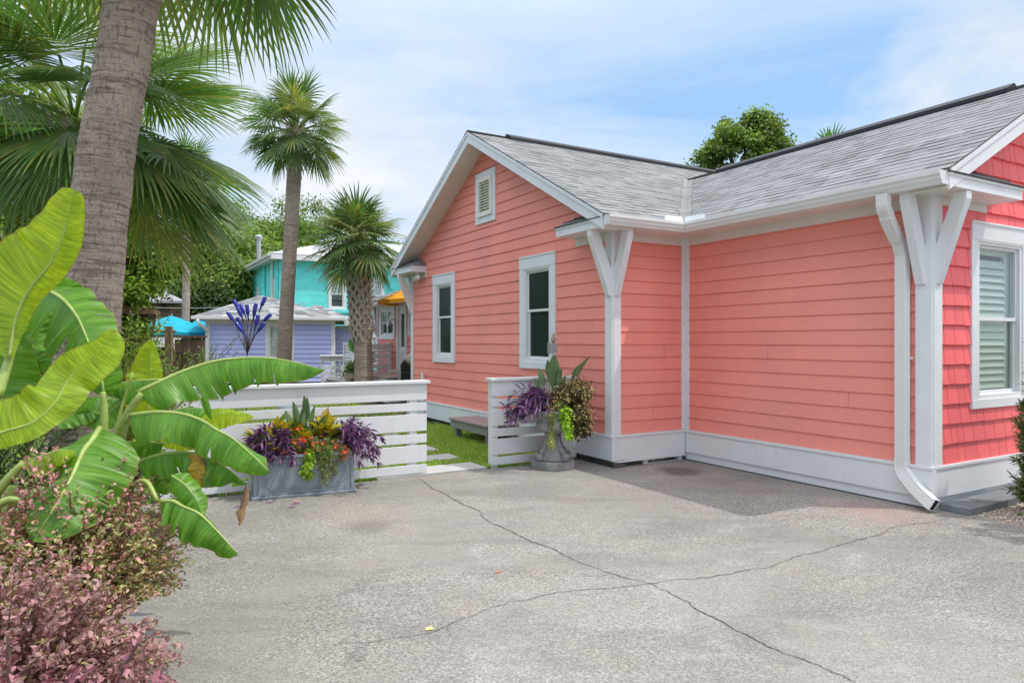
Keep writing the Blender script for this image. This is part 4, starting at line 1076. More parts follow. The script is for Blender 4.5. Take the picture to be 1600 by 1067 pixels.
# ------------------------------------------------------------------ banana clump in the bed
bo = Vector((-2.05, 3.42, 0)); ban = base_thing('banana_plant', 'broad leaved banana plant arching over the pink shrubs', 'banana plant', bo)
for (u, v, d, ub, r) in ((182, 688, 3.4, -2.02, .05), (165, 680, 3.45, -2.1, .045), (150, 720, 3.3, -2.12, .05), (15, 760, 3.1, -2.3, .055)):
    p = P(u, v, d) - bo; b = Vector((ub, d + .05, 0)) - bo; mb = MB(); mb.tube(bez([b, b.lerp(p, .5) + Vector((.01, 0, 0)), p], 8), [r * (1 - .06 * k) for k in range(8)], 10); mb.build('pseudostem', M['petiole'], ban, smooth=True)
for pts, r in (([(180, 690, 3.4), (198, 650, 3.36), (222, 614, 3.32)], .022), ([(163, 690, 3.42), (163, 645, 3.42), (161, 612, 3.42)], .019), ([(176, 690, 3.42), (192, 630, 3.42), (207, 583, 3.4)], .008),
               ([(165, 715, 3.35), (195, 738, 3.3), (224, 718, 3.28)], .016), ([(-6, 770, 3.0), (18, 742, 3.0), (38, 722, 3.0)], .02), ([(-8, 792, 2.95), (15, 780, 2.95), (42, 782, 2.95)], .016), ([(-4, 620, 3.1), (12, 570, 3.15), (26, 515, 3.16)], .02),
               ([(190, 690, 3.5), (196, 665, 3.4), (202, 650, 3.3)], .014), ([(200, 760, 3.2), (228, 752, 3.15), (246, 782, 3.1)], .012)):
    mb = MB(); mb.tube([p - bo for p in bez([P(*q) for q in pts], 9)], [r * (1.15 - .05 * k) for k in range(9)], 8); mb.build('petiole', M['petiole'], ban, smooth=True)
G_, Y_, O_ = M['banana'], M['banana_young_backlit'], M['banana_old']
cam_n = (0, -1, .1)
banana_leaf(ban, bo, [(14, 560, 3.12), (24, 500, 3.14), (44, 455, 3.14), (78, 412, 3.12), (100, 362, 3.1), (117, 297, 3.08)], .235, .17, (-.25, -1, .05), R(-8), R(50), Y_, und=.01, wp=[(0, .02, .02), (.08, .16, .03), (.3, .27, .06), (.45, .255, .075), (.6, .21, .08), (.77, .155, .075), (.9, .112, .062), (.975, .072, .045), (.995, .055, .02), (1, .02, .005)], wob=.4, label='tall upright yellow-green leaf', rib=.008)
banana_leaf(ban, bo, [(-60, 700, 2.9), (0, 676, 2.95), (52, 659, 3.0), (88, 626, 3.05), (105, 595, 3.1), (127, 572, 3.12), (162, 544, 3.15), (176, 514, 3.17)], .145, .125, (.05, -1, .15), R(-6), R(16), Y_, und=.02, wp=[(0, .1, .06), (.2, .14, .07), (.42, .135, .075), (.55, .115, .1), (.7, .095, .115), (.85, .06, .1), (.95, .03, .06), (1, .005, .01)], label='long yellow-green leaf slanting across the clump', rib=.006, twist=.3)
banana_leaf(ban, bo, [(66, 449, 3.55), (96, 466, 3.45), (117, 490, 3.38), (129, 513, 3.33), (140, 545, 3.28), (138, 580, 3.25)], .16, .24, (-.25, -.8, .55), R(42), R(16), G_, base=.12, tipp=5, rib=.012, tears=((.35, .4, -1), (.55, .3, -1), (.3, .2, 1), (.48, .1, 1), (.62, .3, 1)))
banana_leaf(ban, bo, [(128, 505, 3.62), (112, 470, 3.6), (96, 432, 3.58)], .10, .11, (.2, -1, .3), R(10), R(10), G_, base=.1, tipp=2.2, rib=.006)
banana_leaf(ban, bo, [(214, 612, 3.32), (245, 598, 3.34), (275, 584, 3.38), (310, 571, 3.42), (345, 562, 3.46), (400, 558, 3.5), (450, 563, 3.53), (508, 578, 3.56)], .16, .172, (.05, -.42, 1), R(70), R(58), G_, base=.05, tipp=4, und=.02, tears=((.27, .1, 1), (.46, .15, 1), (.6, .5, 1), (.36, .6, 1), (.74, .6, 1), (.2, .3, -1), (.5, .2, -1)), label='long arching leaf reaching over the fence top', rib=.012, wob=1.5)
banana_leaf(ban, bo, [(202, 648, 3.3), (230, 644, 3.27), (255, 643, 3.25), (285, 646, 3.23), (315, 656, 3.2), (337, 670, 3.18), (360, 682, 3.16), (385, 702, 3.13), (422, 737, 3.1)], .15, .152, (-.02, -.5, 1), R(62), R(50), G_, base=.06, tipp=5, und=.016, tears=((.5, .45, 1), (.62, .6, 1), (.3, .7, 1), (.4, .2, -1), (.7, .3, -1)), rib=.011)
banana_leaf(ban, bo, [(214, 722, 3.28), (240, 712, 3.27), (262, 707, 3.26), (296, 706, 3.25), (333, 718, 3.24), (355, 731, 3.23), (386, 756, 3.22)], .12, .125, (0, -.35, 1), R(74), R(64), G_, base=.08, tipp=7, und=.02, tears=((.36, .05, 1), (.41, .1, 1), (.57, .1, 1), (.3, .2, -1), (.6, .1, -1)), rib=.01, wob=1.8)
banana_leaf(ban, bo, [(303, 706, 3.24), (308, 728, 3.22), (312, 764, 3.2)], .035, .042, (.1, -1, .1), R(15), R(10), O_, base=.1, tipp=4, rib=0, label='yellowed torn leaf strip')
banana_leaf(ban, bo, [(306, 704, 3.235), (320, 730, 3.23), (322, 764, 3.22)], .014, .014, (.1, -1, .1), R(15), R(30), M['dry'], base=.1, tipp=4, rib=0, n=16, label='dark dry strip')
banana_leaf(ban, bo, [(250, 782, 3.06), (270, 782, 3.03), (287, 791, 3.0), (310, 801, 2.98), (333, 822, 2.96), (373, 866, 2.93)], .13, .128, (.0, -.4, 1), R(76), R(56), G_, base=.1, tipp=5, und=.018, tears=((.33, .4, 1), (.55, .6, 1), (.5, .4, -1)), rib=.009, wob=1.6)
banana_leaf(ban, bo, [(268, 742, 3.12), (290, 758, 3.1), (306, 780, 3.08), (317, 808, 3.06)], .06, .075, (.3, -.8, .5), R(30), R(40), G_, base=.1, tipp=4, rib=.004)
banana_leaf(ban, bo, [(156, 668, 3.2), (143, 688, 3.12), (129, 706, 3.05), (113, 742, 2.95), (92, 780, 2.86), (52, 846, 2.78)], .225, .20, (.1, -.75, .65), R(22), R(24), G_, base=.1, tipp=5, und=.02, label='broad leaf with pale midrib facing the driveway', rib=.014, tears=((.28, .5, -1), (.5, .45, 1), (.38, .6, 1), (.62, .4, -1)))
banana_leaf(ban, bo, [(228, 694, 3.95), (231, 640, 3.95), (234, 595, 3.95), (236, 530, 3.95)], .145, .075, (.1, -1, .05), R(10), R(24), Y_, base=.25, tipp=4.5, und=.01, label='upright leaf in front of the wood fence', rib=.008)
banana_leaf(ban, bo, [(266, 592, 3.8), (236, 593, 3.75), (205, 595, 3.7), (180, 600, 3.66), (160, 612, 3.62)], .13, .15, (0, -.4, 1), R(80), R(66), G_, base=.08, tipp=5, rib=.007)
banana_leaf(ban, bo, [(298, 672, 3.85), (320, 655, 3.85), (352, 645, 3.85), (397, 651, 3.85)], .035, .1, (.1, -.8, .6), R(5), R(12), Y_, base=.2, tipp=3, rib=.004, label='small bright leaf tip beside the planter')
banana_leaf(ban, bo, [(238, 692, 3.6), (262, 684, 3.6), (290, 686, 3.6), (326, 699, 3.6)], .05, .06, (.1, -.8, .6), R(10), R(20), Y_, base=.2, tipp=4, rib=.004)
banana_leaf(ban, bo, [(262, 644, 4.0), (290, 637, 4.0), (318, 640, 4.0), (338, 658, 4.0)], .05, .075, (0, -.5, 1), R(40), R(40), G_, base=.15, tipp=4, rib=.004)
banana_leaf(ban, bo, [(316, 618, 3.6), (322, 634, 3.6), (330, 656, 3.6)], .018, .02, (.1, -1, .1), R(20), R(20), G_, base=.15, tipp=4, rib=0, n=16)
banana_leaf(ban, bo, [(33, 721, 3.0), (50, 716, 3.0), (72, 709, 3.0), (96, 702, 3.0), (120, 704, 3.0)], .06, .085, (0, -.4, 1), R(60), R(58), Y_, base=.12, tipp=5, rib=.006)
banana_leaf(ban, bo, [(162, 618, 3.42), (160, 600, 3.42), (157, 580, 3.45), (150, 560, 3.5)], .085, .09, (.1, -1, .3), R(14), R(12), G_, base=.12, tipp=4, rib=.008)
banana_leaf(ban, bo, [(172, 622, 3.75), (140, 634, 3.7), (112, 650, 3.65), (90, 668, 3.6)], .09, .09, (0, -.8, .7), R(20), R(30), G_, base=.12, tipp=4, rib=.005)
banana_leaf(ban, bo, [(190, 628, 3.72), (165, 646, 3.7), (140, 640, 3.68), (122, 626, 3.66)], .09, .11, (0, -.9, .4), R(10), R(20), G_, base=.12, tipp=4, rib=.005)
banana_leaf(ban, bo, [(3, 640, 3.5), (6, 600, 3.5), (14, 560, 3.5), (28, 520, 3.5)], .15, .15, (.1, -1, .1), R(10), R(20), G_, base=.15, tipp=4, rib=.008)
banana_leaf(ban, bo, [(20, 560, 3.6), (40, 548, 3.6), (58, 560, 3.6), (66, 582, 3.6)], .08, .09, (0, -.7, .7), R(20), R(30), G_, base=.12, tipp=4, rib=.005)
banana_leaf(ban, bo, [(40, 480, 3.7), (50, 510, 3.68), (62, 545, 3.66)], .11, .11, (.1, -1, .2), R(10), R(20), G_, base=.12, tipp=4, rib=.005)
banana_leaf(ban, bo, [(256, 692, 3.5), (228, 690, 3.48), (205, 689, 3.46), (180, 693, 3.44)], .12, .14, (0, -.4, 1), R(80), R(66), G_, base=.1, tipp=5, rib=.006)
banana_leaf(ban, bo, [(214, 655, 3.5), (235, 668, 3.5), (250, 690, 3.5)], .05, .06, (.1, -1, .2), R(20), R(20), G_, base=.1, tipp=4, rib=.004)
banana_leaf(ban, bo, [(240, 742, 3.25), (252, 752, 3.25), (262, 772, 3.25)], .05, .055, (.1, -1, .3), R(20), R(20), G_, base=.1, tipp=4, rib=.004)
banana_leaf(ban, bo, [(385, 755, 3.215), (384, 778, 3.21), (378, 800, 3.2), (374, 822, 3.19)], .018, .03, (.2, -1, .1), R(35), R(60), M['dry'], base=.3, tipp=6, rib=0, n=20, label='brown dried hanging leaf end', wob=2.5, und=.02)

# ------------------------------------------------------------------ pink and burgundy shrubs
def lc_mixed(s, p, e):
    top = max(0, min(1, (p.z - .55) / .35)); r = rng.random()
    if r < .17 + .40 * top * s: c = rng.choice([(.44, .19, .21), (.5, .23, .25), (.38, .17, .19), (.54, .3, .28)])
    elif r < .55: c = rng.choice([(.40, .36, .15), (.47, .42, .2), (.38, .3, .14)])
    else: c = rng.choice([(.25, .30, .11), (.2, .25, .095), (.31, .34, .15), (.17, .22, .08)])
    k = rng.uniform(.8, 1.15); return tuple(x * k for x in c)
def lc_burg(s, p, e):
    c = rng.choice([(.27, .15, .15), (.33, .19, .185), (.21, .115, .115), (.39, .225, .215), (.27, .19, .15)])
    if rng.random() < .07: c = (.3, .28, .12)
    k = rng.uniform(.75, 1.2); return tuple(x * k for x in c)
def lc_pink(s, p, e):
    c = rng.choice([(.27, .11, .135), (.22, .09, .115), (.32, .145, .165), (.18, .075, .09)])
    k = rng.uniform(.8, 1.2); return tuple(x * k for x in c)
def shrub(label, p, c, rx, ry, rz, ntw, nlf, size, fn, group='pink and burgundy shrubs in the front bed', **kw):
    t = base_thing('shrub', label, 'shrub', Vector(p), group); twig_shrub(t, c, rx, ry, rz, ntw, nlf, size, fn, M['loro'], **kw); return t
shrub('pink and green mixed leaved shrub below the banana leaves', (-1.9, 3.0, 0), (-.02, 0, .52), .43, .40, .54, 760, 32, .026, lc_mixed)
shrub('second pink tinged green shrub, behind the burgundy one at the photo edge', (-2.45, 2.85, 0), (0, 0, .5), .45, .35, .48, 420, 26, .029, lc_mixed)
shrub('dense burgundy leaved shrub in front of the pink and green one', (-1.72, 2.32, 0), (0, 0, .38), .46, .36, .44, 640, 32, .027, lc_burg)
shrub('low burgundy shrub spreading beside the driveway edge', (-1.76, 2.68, 0), (.08, 0, .22), .3, .3, .26, 200, 24, .026, lc_burg)
shrub('rosy pink large leaved shrub closest to the driveway corner', (-1.08, 1.5, 0), (0, 0, .46), .36, .22, .44, 300, 28, .029, lc_pink, tw=.005)
# dark bamboo-like ground plant behind the banana
t = base_thing('dark_shrub', 'dark narrow leaved shrub in the shade behind the banana stems', 'shrub', Vector((-3.1, 4.1, 0)))
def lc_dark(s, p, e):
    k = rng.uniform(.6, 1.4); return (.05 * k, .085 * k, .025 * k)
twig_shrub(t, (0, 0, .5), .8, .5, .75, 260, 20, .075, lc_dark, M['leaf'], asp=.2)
t = base_thing('yellow_green_shrub', 'fine yellow-green leaved shrub at the foot of the thick palm trunk', 'shrub', P(185, 640, 5.4).xyz * Vector((1, 1, 0)) if False else Vector((-3.05, 5.3, 0)))
def lc_yg(s, p, e):
    k = rng.uniform(.75, 1.25); c = rng.choice([(.26, .34, .06), (.18, .27, .05), (.33, .38, .1), (.14, .2, .05)]); return tuple(x * k for x in c)
twig_shrub(t, (0, 0, 1.0), .62, .5, .85, 420, 22, .05, lc_yg, M['leaf'], asp=.24)

# ------------------------------------------------------------------ palms on the left
pa = Vector((-2.86, 4.65, 0))
t = base_thing('palm_tree', 'thick ringed grey palm trunk leaning right beside the banana plant', 'palm tree', pa)
pts = [Vector((-2.95, 4.65, -.05)), P(142, 470, 4.6), P(165, 250, 4.6), P(195, 80, 4.6), P(214, -20, 4.62), Vector((-2.15, 4.75, 5.3))]
trunk_mb([p - pa for p in pts], [.215, .200, .178, .162, .158, .15], 36, .042, .03).build('trunk', M['trunk'], t, smooth=True)
cA = Vector((-2.12, 4.78, 5.35)) - pa
dA = [(R(a), R(e), pl, bl) for a, e, pl, bl in ((-30, -42, .7, .85), (24, -56, .5, .7), (-70, -30, .8, .95), (38, -55, .6, .85), (-12, -40, .6, .8), (5, 58, .8, .8), (50, 48, .8, .9), (-14, -58, .6, .85), (85, -30, .9, .9), (110, -20, 1, 1), (145, -30, 1, 1), (180, -25, 1, 1), (215, -20, 1, 1), (255, 0, 1, 1), (290, 5, 1, 1), (-60, -5, 1, 1), (20, 25, 1, 1), (90, 30, 1, 1), (160, 25, 1, 1), (230, 35, 1, 1), (-25, 40, 1, 1), (60, 60, 1, 1), (200, 65, 1, 1), (320, 70, 1, 1))]
palm_crown(t, cA, dA, .9, 1.05, 58, 1.0, GREENS_P, 1.0)
pb = Vector((-4.35, 6.75, 0))
t = base_thing('palm_tree', 'low crowned palm with huge dark fan leaves behind the thick trunk', 'palm tree', pb)
trunk_mb([Vector((0, 0, -.05)), Vector((.05, 0, 1.6)), Vector((.08, 0, 3.5))], [.2, .18, .17], 20, .05, .04).build('trunk', M['trunk'], t, smooth=True)
mb = MB(); boots(mb, Vector((.05, 0, 2.3)), Vector((.08, 0, 3.6)), .17, .16, 8, 7, .22, .06); mb.build('leaf_base', M['boot'], t)
cB = Vector((.08, 0, 3.6))
dB = []
for k in range(34):
    az = k * 2.39996 + rng.uniform(-.2, .2); el = R(-42 + 112 * ((k + .5) / 34) ** .9); el = max(el, R(-16)) if math.cos(az + .5) > .2 else el
    dB.append((az, el, rng.uniform(.85, 1.2), rng.uniform(.9, 1.1)))
dB += [(R(-32), R(-4), 1.2, 1.05), (R(-8), R(-14), 1.2, 1.05), (R(-60), R(12), 1.1, 1.05), (R(-15), R(5), 1.25, 1.1), (R(-140), R(15), 1.1, 1.1), (R(-120), R(35), 1.0, 1.1), (R(-95), R(50), 1.0, 1.1), (R(175), R(20), 1.1, 1.1)]
palm_crown(t, cB, dB, .72, .98, 58, .95, GREENS_P, 1.05)

# ------------------------------------------------------------------ white slatted fence: two pieces of the same run
def slat_fence(label, x0, x1, posts, right_cap=.02):
    o = HW(x0, .77); t = thing('slat_fence', label, 'fence', o, TH, 'white slatted fence pieces'); L = x1 - x0
    rows = [(.03, .127), (.157, .35), (.38, .477), (.515, .71), (.75, .84), (.875, 1.062)]
    for a, b in rows:
        mb = MB(); mb.box(0, L, -.045, -.022, a, b); mb.build('board', M['white'], t, bevel=.003)
    mb = MB(); mb.box(-.03, L + right_cap, -.085, .075, 1.064, 1.10); mb.build('top_cap', M['white'], t, bevel=.006)
    for p in posts:
        mb = MB(); mb.box(p, p + .09, -.022, .068, -.02, 1.063); mb.build('post', M['white'], t, bevel=.004)
    return t
slat_fence('white slatted fence run behind the long grey planter', -4.92, -2.264 + .115, (.05, 1.3, 2.771 - .205), .03)
slat_fence('short white slatted fence piece behind the stone urn', -2.264 + .978, -.02, (.005, 1.16), .0)

# ------------------------------------------------------------------ low step against the gable wall
o = HW(-.6, 2.2); t = thing('wooden_step', 'low weathered wooden step deck against the coral gable wall', 'step', o, TH)
mb = MB()
for k in range(4): mb.box(.005 + .146 * k, .14 + .146 * k, -.02, 1.28, .292, .32)
mb.build('deck_board', M['deck'], t, bevel=.003)
mb = MB(); mb.box(.03, .068, .0, 1.26, .165, .290); mb.box(.068, .55, .0, .038, .165, .290); mb.box(.068, .55, 1.222, 1.26, .165, .290); mb.build('rim_joist', M['deckgrey'], t, bevel=.003)
for y in (.05, 1.12):
    for x in (.075, .46):
        mb = MB(); mb.box(x, x + .09, y, y + .09, -.03, .288); mb.build('leg', M['deckgrey'], t)

# ------------------------------------------------------------------ stone urn
uo = Vector((.505, 8.52, 0)); t = thing('urn', 'grey cast stone urn with fluted bowl on a scrolled pedestal', 'urn', uo, R(38))
mb = MB(); hw, ch = .225, .075
pl = [(-hw + ch, -hw), (hw - ch, -hw), (hw, -hw + ch), (hw, hw - ch), (hw - ch, hw), (-hw + ch, hw), (-hw, hw - ch), (-hw, -hw + ch)]
mb.prism([(x, y, 0) for x, y in pl], (0, 0, .095)); pli = mb.build('plinth', M['stone'], t, bevel=.008)
mb = MB(); prof = [(.185, .095), (.19, .115), (.186, .14), (.165, .18), (.135, .23), (.112, .29), (.1, .36), (.098, .40), (.108, .425), (.12, .43)]
mb.lathe(prof, 40); mb.build('pedestal', M['stone'], t, smooth=True)
mb = MB()
for k in range(4):
    a = math.pi / 2 * k + math.pi / 4 * 0; ca, sa = math.cos(a), math.sin(a); ax = Vector((-sa, ca, 0)); c = Vector((ca * .215, sa * .215, .148))
    sp = [c + (Vector((ca, sa, 0)) * math.cos(th) + Vector((0, 0, 1)) * math.sin(th)) * (.05 - .0045 * th) for th in [x * .35 for x in range(0, 26)]]
    for sgn in (-.026, .026): mb.tube([p + ax * sgn for p in sp], [.009] * len(sp), 6)
    mb.tube([c - ax * .03, c + ax * .03], [.046, .046], 18)
    mb.tube(bez([c + Vector((ca * -.01, sa * -.01, .05)), Vector((ca * .15, sa * .15, .235)), Vector((ca * .112, sa * .112, .33)), Vector((ca * .1, sa * .1, .41))], 9), [.032, .03, .028, .026, .024, .022, .02, .018, .014], 8)
mb.build('scroll', M['stone'], t, smooth=True)
mb = MB(); N_ = 96
def rb(i, a): return .065 * abs(math.sin(a * 12)) ** .6 if 2 <= i <= 7 else (.012 * math.sin(a * 24) if 8 <= i <= 11 else 0)
mb.lathe([(.10, .425), (.13, .435), (.165, .45), (.192, .475), (.202, .505), (.2, .535), (.188, .56), (.17, .575), (.176, .585), (.168, .61), (.172, .64), (.19, .67), (.212, .685), (.22, .697), (.215, .707), (.19, .705), (.175, .68), (.17, .65)], N_, ribs=rb); mb.build('bowl', M['stone'], t, smooth=True)
mb = MB(); mb.lathe([(.0, .655), (.169, .655), (.169, .66), (0, .662)], 20); mb.build('potting_soil', M['soil'], t)

# ------------------------------------------------------------------ long planter
po = (G(394.5, 781.8) + G(556, 768)) / 2; pr_ = math.atan2(.397, .918); PL, PH, PD = 1.0, .42, .44
t = thing('planter_box', 'long lead grey planter box with raised panel front', 'planter', po, pr_)
mb = MB(); x0, x1 = -PL / 2, PL / 2
mb.prism([(x0 + .012, .012, .03), (x1 - .012, .012, .03), (x1 - .012, PD - .012, .03), (x0 + .012, PD - .012, .03)], (0, 0, PH - .06)); mb.build('body', M['lead'], t, bevel=.006)
mb = MB()
mb.box(x0 - .012, x1 + .012, -.012, PD + .012, .0, .03); mb.build('base_moulding', M['lead'], t, bevel=.008)
mb = MB(); mb.box(x0 - .006, x1 + .006, -.008, PD + .008, PH - .03, PH); mb.build('rim', M['lead'], t, bevel=.006)
mb = MB()      # raised panel line with cut-in quarter-round corners
def panel(ax0, ax1, z0, z1, r, y):
    pts = []
    for cx, cz, a0 in ((ax0, z0, 90), (ax1, z0, 180), (ax1, z1, 270), (ax0, z1, 360)):
        arc = [(cx + r * math.cos(R(a0 - 90 * k / 6)), cz + r * math.sin(R(a0 - 90 * k / 6))) for k in range(7)]
        pts += arc
    return [Vector((x, y, z)) for x, z in pts]
def loop(pts, r): mb.tube(pts + [pts[0]], [r] * (len(pts) + 1), 6, cap=False)
loop(panel(x0 + .105, x1 - .105, .075, PH - .085, .06, .012), .008); loop(panel(x0 + .125, x1 - .125, .095, PH - .105, .06, .012), .004)
for x in (x0 + .05, x1 - .05): mb.box(x - .004, x + .004, .006, .014, .05, PH - .05)
for sx in (x0 + .012, x1 - .012):
    q = [Vector((sx, p.x, p.z)) for p in panel(.09, PD - .09, .08, PH - .09, .05, 0)]; mb.tube(q + [q[0]], [.007] * (len(q) + 1), 6, cap=False)
mb.build('panel_moulding', M['lead'], t, smooth=True)
mb = MB(); mb.box(x0 + .02, x1 - .02, .02, PD - .02, PH - .032, PH - .026); mb.build('potting_soil', M['soil'], t)
def PX(x, y, z=PH): c, s = math.cos(pr_), math.sin(pr_); return po + Vector((x * c - y * s, x * s + y * c, z))

# ------------------------------------------------------------------ container plants
def blades(parent, mat, items, name='foliage', asp=.2, fold=.25, cols=None, shape=(.3, .65, .95, .75), curl=.12):
    p = np.array([tuple(i[0]) for i in items]); d = np.array([tuple(i[1]) for i in items]); n = np.array([tuple(i[2]) for i in items]); l = np.array([i[3] for i in items])
    v, f = leaf_arrays(p, d, n, l, l * asp, fold, curl, shape); c = np.repeat(pal(cols, len(items), .15), 2, 0)
    return npmesh(name, v, f, c, mat, parent, False)
PURP = [(.085, .035, .10), (.11, .045, .125), (.15, .07, .17), (.06, .026, .075), (.18, .09, .17)]
def purple_heart(label, p, dirs, nst, reach, drop, ln):
    t = base_thing('purple_trailing_plant', label, 'plant', p, 'purple trailing plants in the containers'); it = []; mb = MB()
    for i in range(nst):
        a = rng.choice(dirs) + rng.gauss(0, .35); r = reach * rng.uniform(.35, 1.05); h = rng.uniform(.03, .2)
        e = Vector((math.cos(a) * r, math.sin(a) * r, h - drop * rng.uniform(0, 1) * (r / reach))); st = Vector((math.cos(a) * .03 + rng.uniform(-.06, .06), math.sin(a) * .03 + rng.uniform(-.06, .06), 0))
        m = st.lerp(e, .45) + Vector((0, 0, .12 + h * .4)); pts = bez([st, m, e], 10); mb.tube(pts, [.005 - .0003 * k for k in range(10)], 5, col=(.12, .06, .12))
        for j in range(3, 10):
            tn = (pts[min(j + 1, 9)] - pts[j - 1]).normalized(); sd = Vector(rdir(1)[0]); d = (tn * .75 + sd * .8 + Vector((0, 0, .12))).normalized()
            it.append((pts[j], d, Vector((0, 0, 1)) + Vector(rdir(1)[0]) * .5, ln * rng.uniform(.65, 1.15)))
        for k in range(3): it.append((pts[-1], ((pts[-1] - pts[-2]).normalized() + Vector(rdir(1)[0]) * .6), Vector((0, 0, 1)) + Vector(rdir(1)[0]) * .5, ln * rng.uniform(.5, .9)))
    blades(t, M['purple'], it, asp=.26, cols=PURP, fold=.3); mb.build('stems', M['purple'], t); return t
def bird_plant(label, p, spec, group='paddle leaved plants in the containers'):
    t = base_thing('paddle_leaf_plant', label, 'plant', p, group)
    for (dx, dy, h, L, w, tilt) in spec:
        b = Vector((dx * .12, dy * .12, 0)); top = Vector((dx * h * tilt, dy * h * tilt, h)); tn = (top - b).normalized()
        mb = MB(); mb.tube(bez([b, b.lerp(top, .5) + Vector((0, 0, .02)), top], 5), [.008, .007, .006, .005, .005], 6); mb.build('stalk', M['stem'], t)
        side = (Vector((.85, rng.uniform(-.5, .9), 0)) - tn * .2).normalized(); side = (side - tn * side.dot(tn)).normalized()
        n = tn.cross(side).normalized(); vs = []; K = 10; mb = MB(); col = rng.choice([(.10, .16, .07), (.12, .185, .085), (.085, .135, .06)])
        for i in range(K + 1):
            s = i / K; c = top + tn * L * s + Vector((dx, dy, -.3)) * L * .22 * s * s; ww = w * math.sin(math.pi * min(1, (s * .93 + .06)) ** .8) ** .8
            vs += [c - side * ww + n * ww * .45, c, c + side * ww + n * ww * .45]
        fs = []
        for i in range(K): a = 3 * i; fs += [(a, a + 1, a + 4, a + 3), (a + 1, a + 2, a + 5, a + 4)]
        mb.add(vs, fs, col); mb.build('leaf', M['croton'], t, smooth=True)
    return t
def croton(label, p, n, R_, H, ln):
    t = base_thing('croton_plant', label, 'plant', p, 'crotons in the long planter'); it = []; mb = MB()
    for i in range(n):
        a = rng.uniform(0, 6.28); el = rng.uniform(.25, 1.45); d = Vector((math.cos(a) * math.cos(el), math.sin(a) * math.cos(el), math.sin(el))); z = H * rng.uniform(.25, 1)
        b = Vector((math.cos(a) * .02, math.sin(a) * .02, z)); it.append((b + d * .03, d, Vector((-d.x, -d.y, .6)) + Vector(rdir(1)[0]) * .4, ln * rng.uniform(.7, 1.1)))
    mb.tube([(0, 0, 0), (0, 0, H)], [.008, .005], 6)
    blades(t, M['mottled'], it, asp=.52, cols=[(.5, .4, .02), (.46, .34, .03), (.12, .2, .03), (.3, .28, .03), (.36, .2, .03), (.08, .15, .03)], fold=.2); mb.build('stems', M['twig'], t); return t
def mound(name, label, cat, p, rx, ry, rz, n, size, cols, asp=.6, drop=None, flowers=None, group=None, mat='leaf', fname='flower'):
    t = base_thing(name, label, cat, p, group); cs, rd = clumps(rx, ry, rz, 16, min(rx, rz) * .45, rng.random() * 9, .3)
    if drop: cs += [(drop[0] * k / 8 + rng.uniform(-.02, .02), drop[1] * k / 8 + rng.uniform(-.02, .02), -drop[2] * (k / 8) ** 1.2) for k in range(1, 9)]; rd += [drop[3]] * 8
    cloud(M[mat], 'foliage', t, cs, rd, n, size, cols, asp, 1.0, .6)
    if flowers:
        fc, fn_, fs_ = flowers; cs2, _ = clumps(rx * 1.05, ry * 1.05, rz * 1.1, fn_, .02, 3, .7)
        for c in cs2:            # every flower head is a part of its own
            k = 9; pp = np.array(c) + nr.normal(size=(k, 3)) * .008; dd = unit(rdir(k) + np.array([0, -.3, .6]))
            v, f = leaf_arrays(pp, dd, rdir(k), fs_ * nr.uniform(.7, 1.2, k), fs_ * .8 * np.ones(k), .1, .1); npmesh(fname, v, f, np.repeat(pal(fc, k, .1), 2, 0), M['petal'], t)
    mb = MB(); 
    for c in cs[:8]: mb.tube(bez([(0, 0, -.03), (c[0] * .5, c[1] * .5, c[2] * .5 + .02), c], 4), [.004] * 4, 4)
    mb.build('stems', M['stem'], t); return t
CORAL = [(.75, .16, .08), (.8, .22, .12), (.7, .12, .08)]
# in the long planter (front edge y = 0 .. back y = PD)
purple_heart('purple trailing plant spilling over the right end of the long planter', PX(.36, .17), [R(25), R(-10), R(-40), R(60), R(100)], 46, .42, .22, .115)
purple_heart('purple trailing plant along the left front of the long planter', PX(-.28, .12), [R(-70), R(-110), R(-30), R(180), R(200)], 36, .30, .2, .115)
purple_heart('small purple trailing plant behind the crotons of the long planter', PX(.05, .32), [R(60), R(0), R(180)], 10, .24, .0, .1)
purple_heart('single purple sprig hanging low on the left front of the long planter', PX(-.34, .03), [R(-95), R(-80)], 5, .2, .34, .09)
croton('yellow and green croton at the left of the long planter', PX(-.22, .22), 44, .14, .2, .2)
croton('yellow spotted croton low at the left front of the long planter', PX(-.34, .08), 22, .1, .13, .17)
croton('yellow croton right of centre in the long planter', PX(.2, .22), 44, .14, .22, .2)
croton('yellow green croton in the middle of the long planter', PX(.02, .13), 30, .12, .13, .14)
croton('green and yellow croton near the right end of the long planter', PX(.34, .3), 18, .1, .15, .13)
bird_plant('grey-green paddle leaved plant in the middle of the long planter', PX(.02, .27, PH - .02), [(-.9, .2, .2, .26, .036, .75), (-.6, -.1, .28, .27, .034, .45), (-.2, .2, .33, .28, .036, .12), (.25, .1, .33, .26, .036, .22), (.6, -.1, .26, .24, .032, .5), (.95, -.2, .2, .22, .03, .8), (.1, -.3, .24, .2, .03, .2), (-.35, .3, .25, .22, .034, .3)])
mound('flowering_plant', 'coral red flowering plant at the front of the long planter', 'plant', PX(.03, .07, PH + .06), .16, .1, .1, 60, .03, [(.14, .2, .05), (.1, .15, .04)], .3, None, (CORAL, 52, .028), 'coral flowering plants in the long planter')
mound('flowering_plant', 'coral flowering plant trailing under the right end of the long planter', 'plant', PX(.27, .03, PH - .0), .15, .07, .09, 60, .03, [(.2, .24, .07), (.15, .2, .06), (.22, .2, .08)], .22, (.0, -.04, .2, .045), (CORAL, 30, .026), 'coral flowering plants in the long planter')
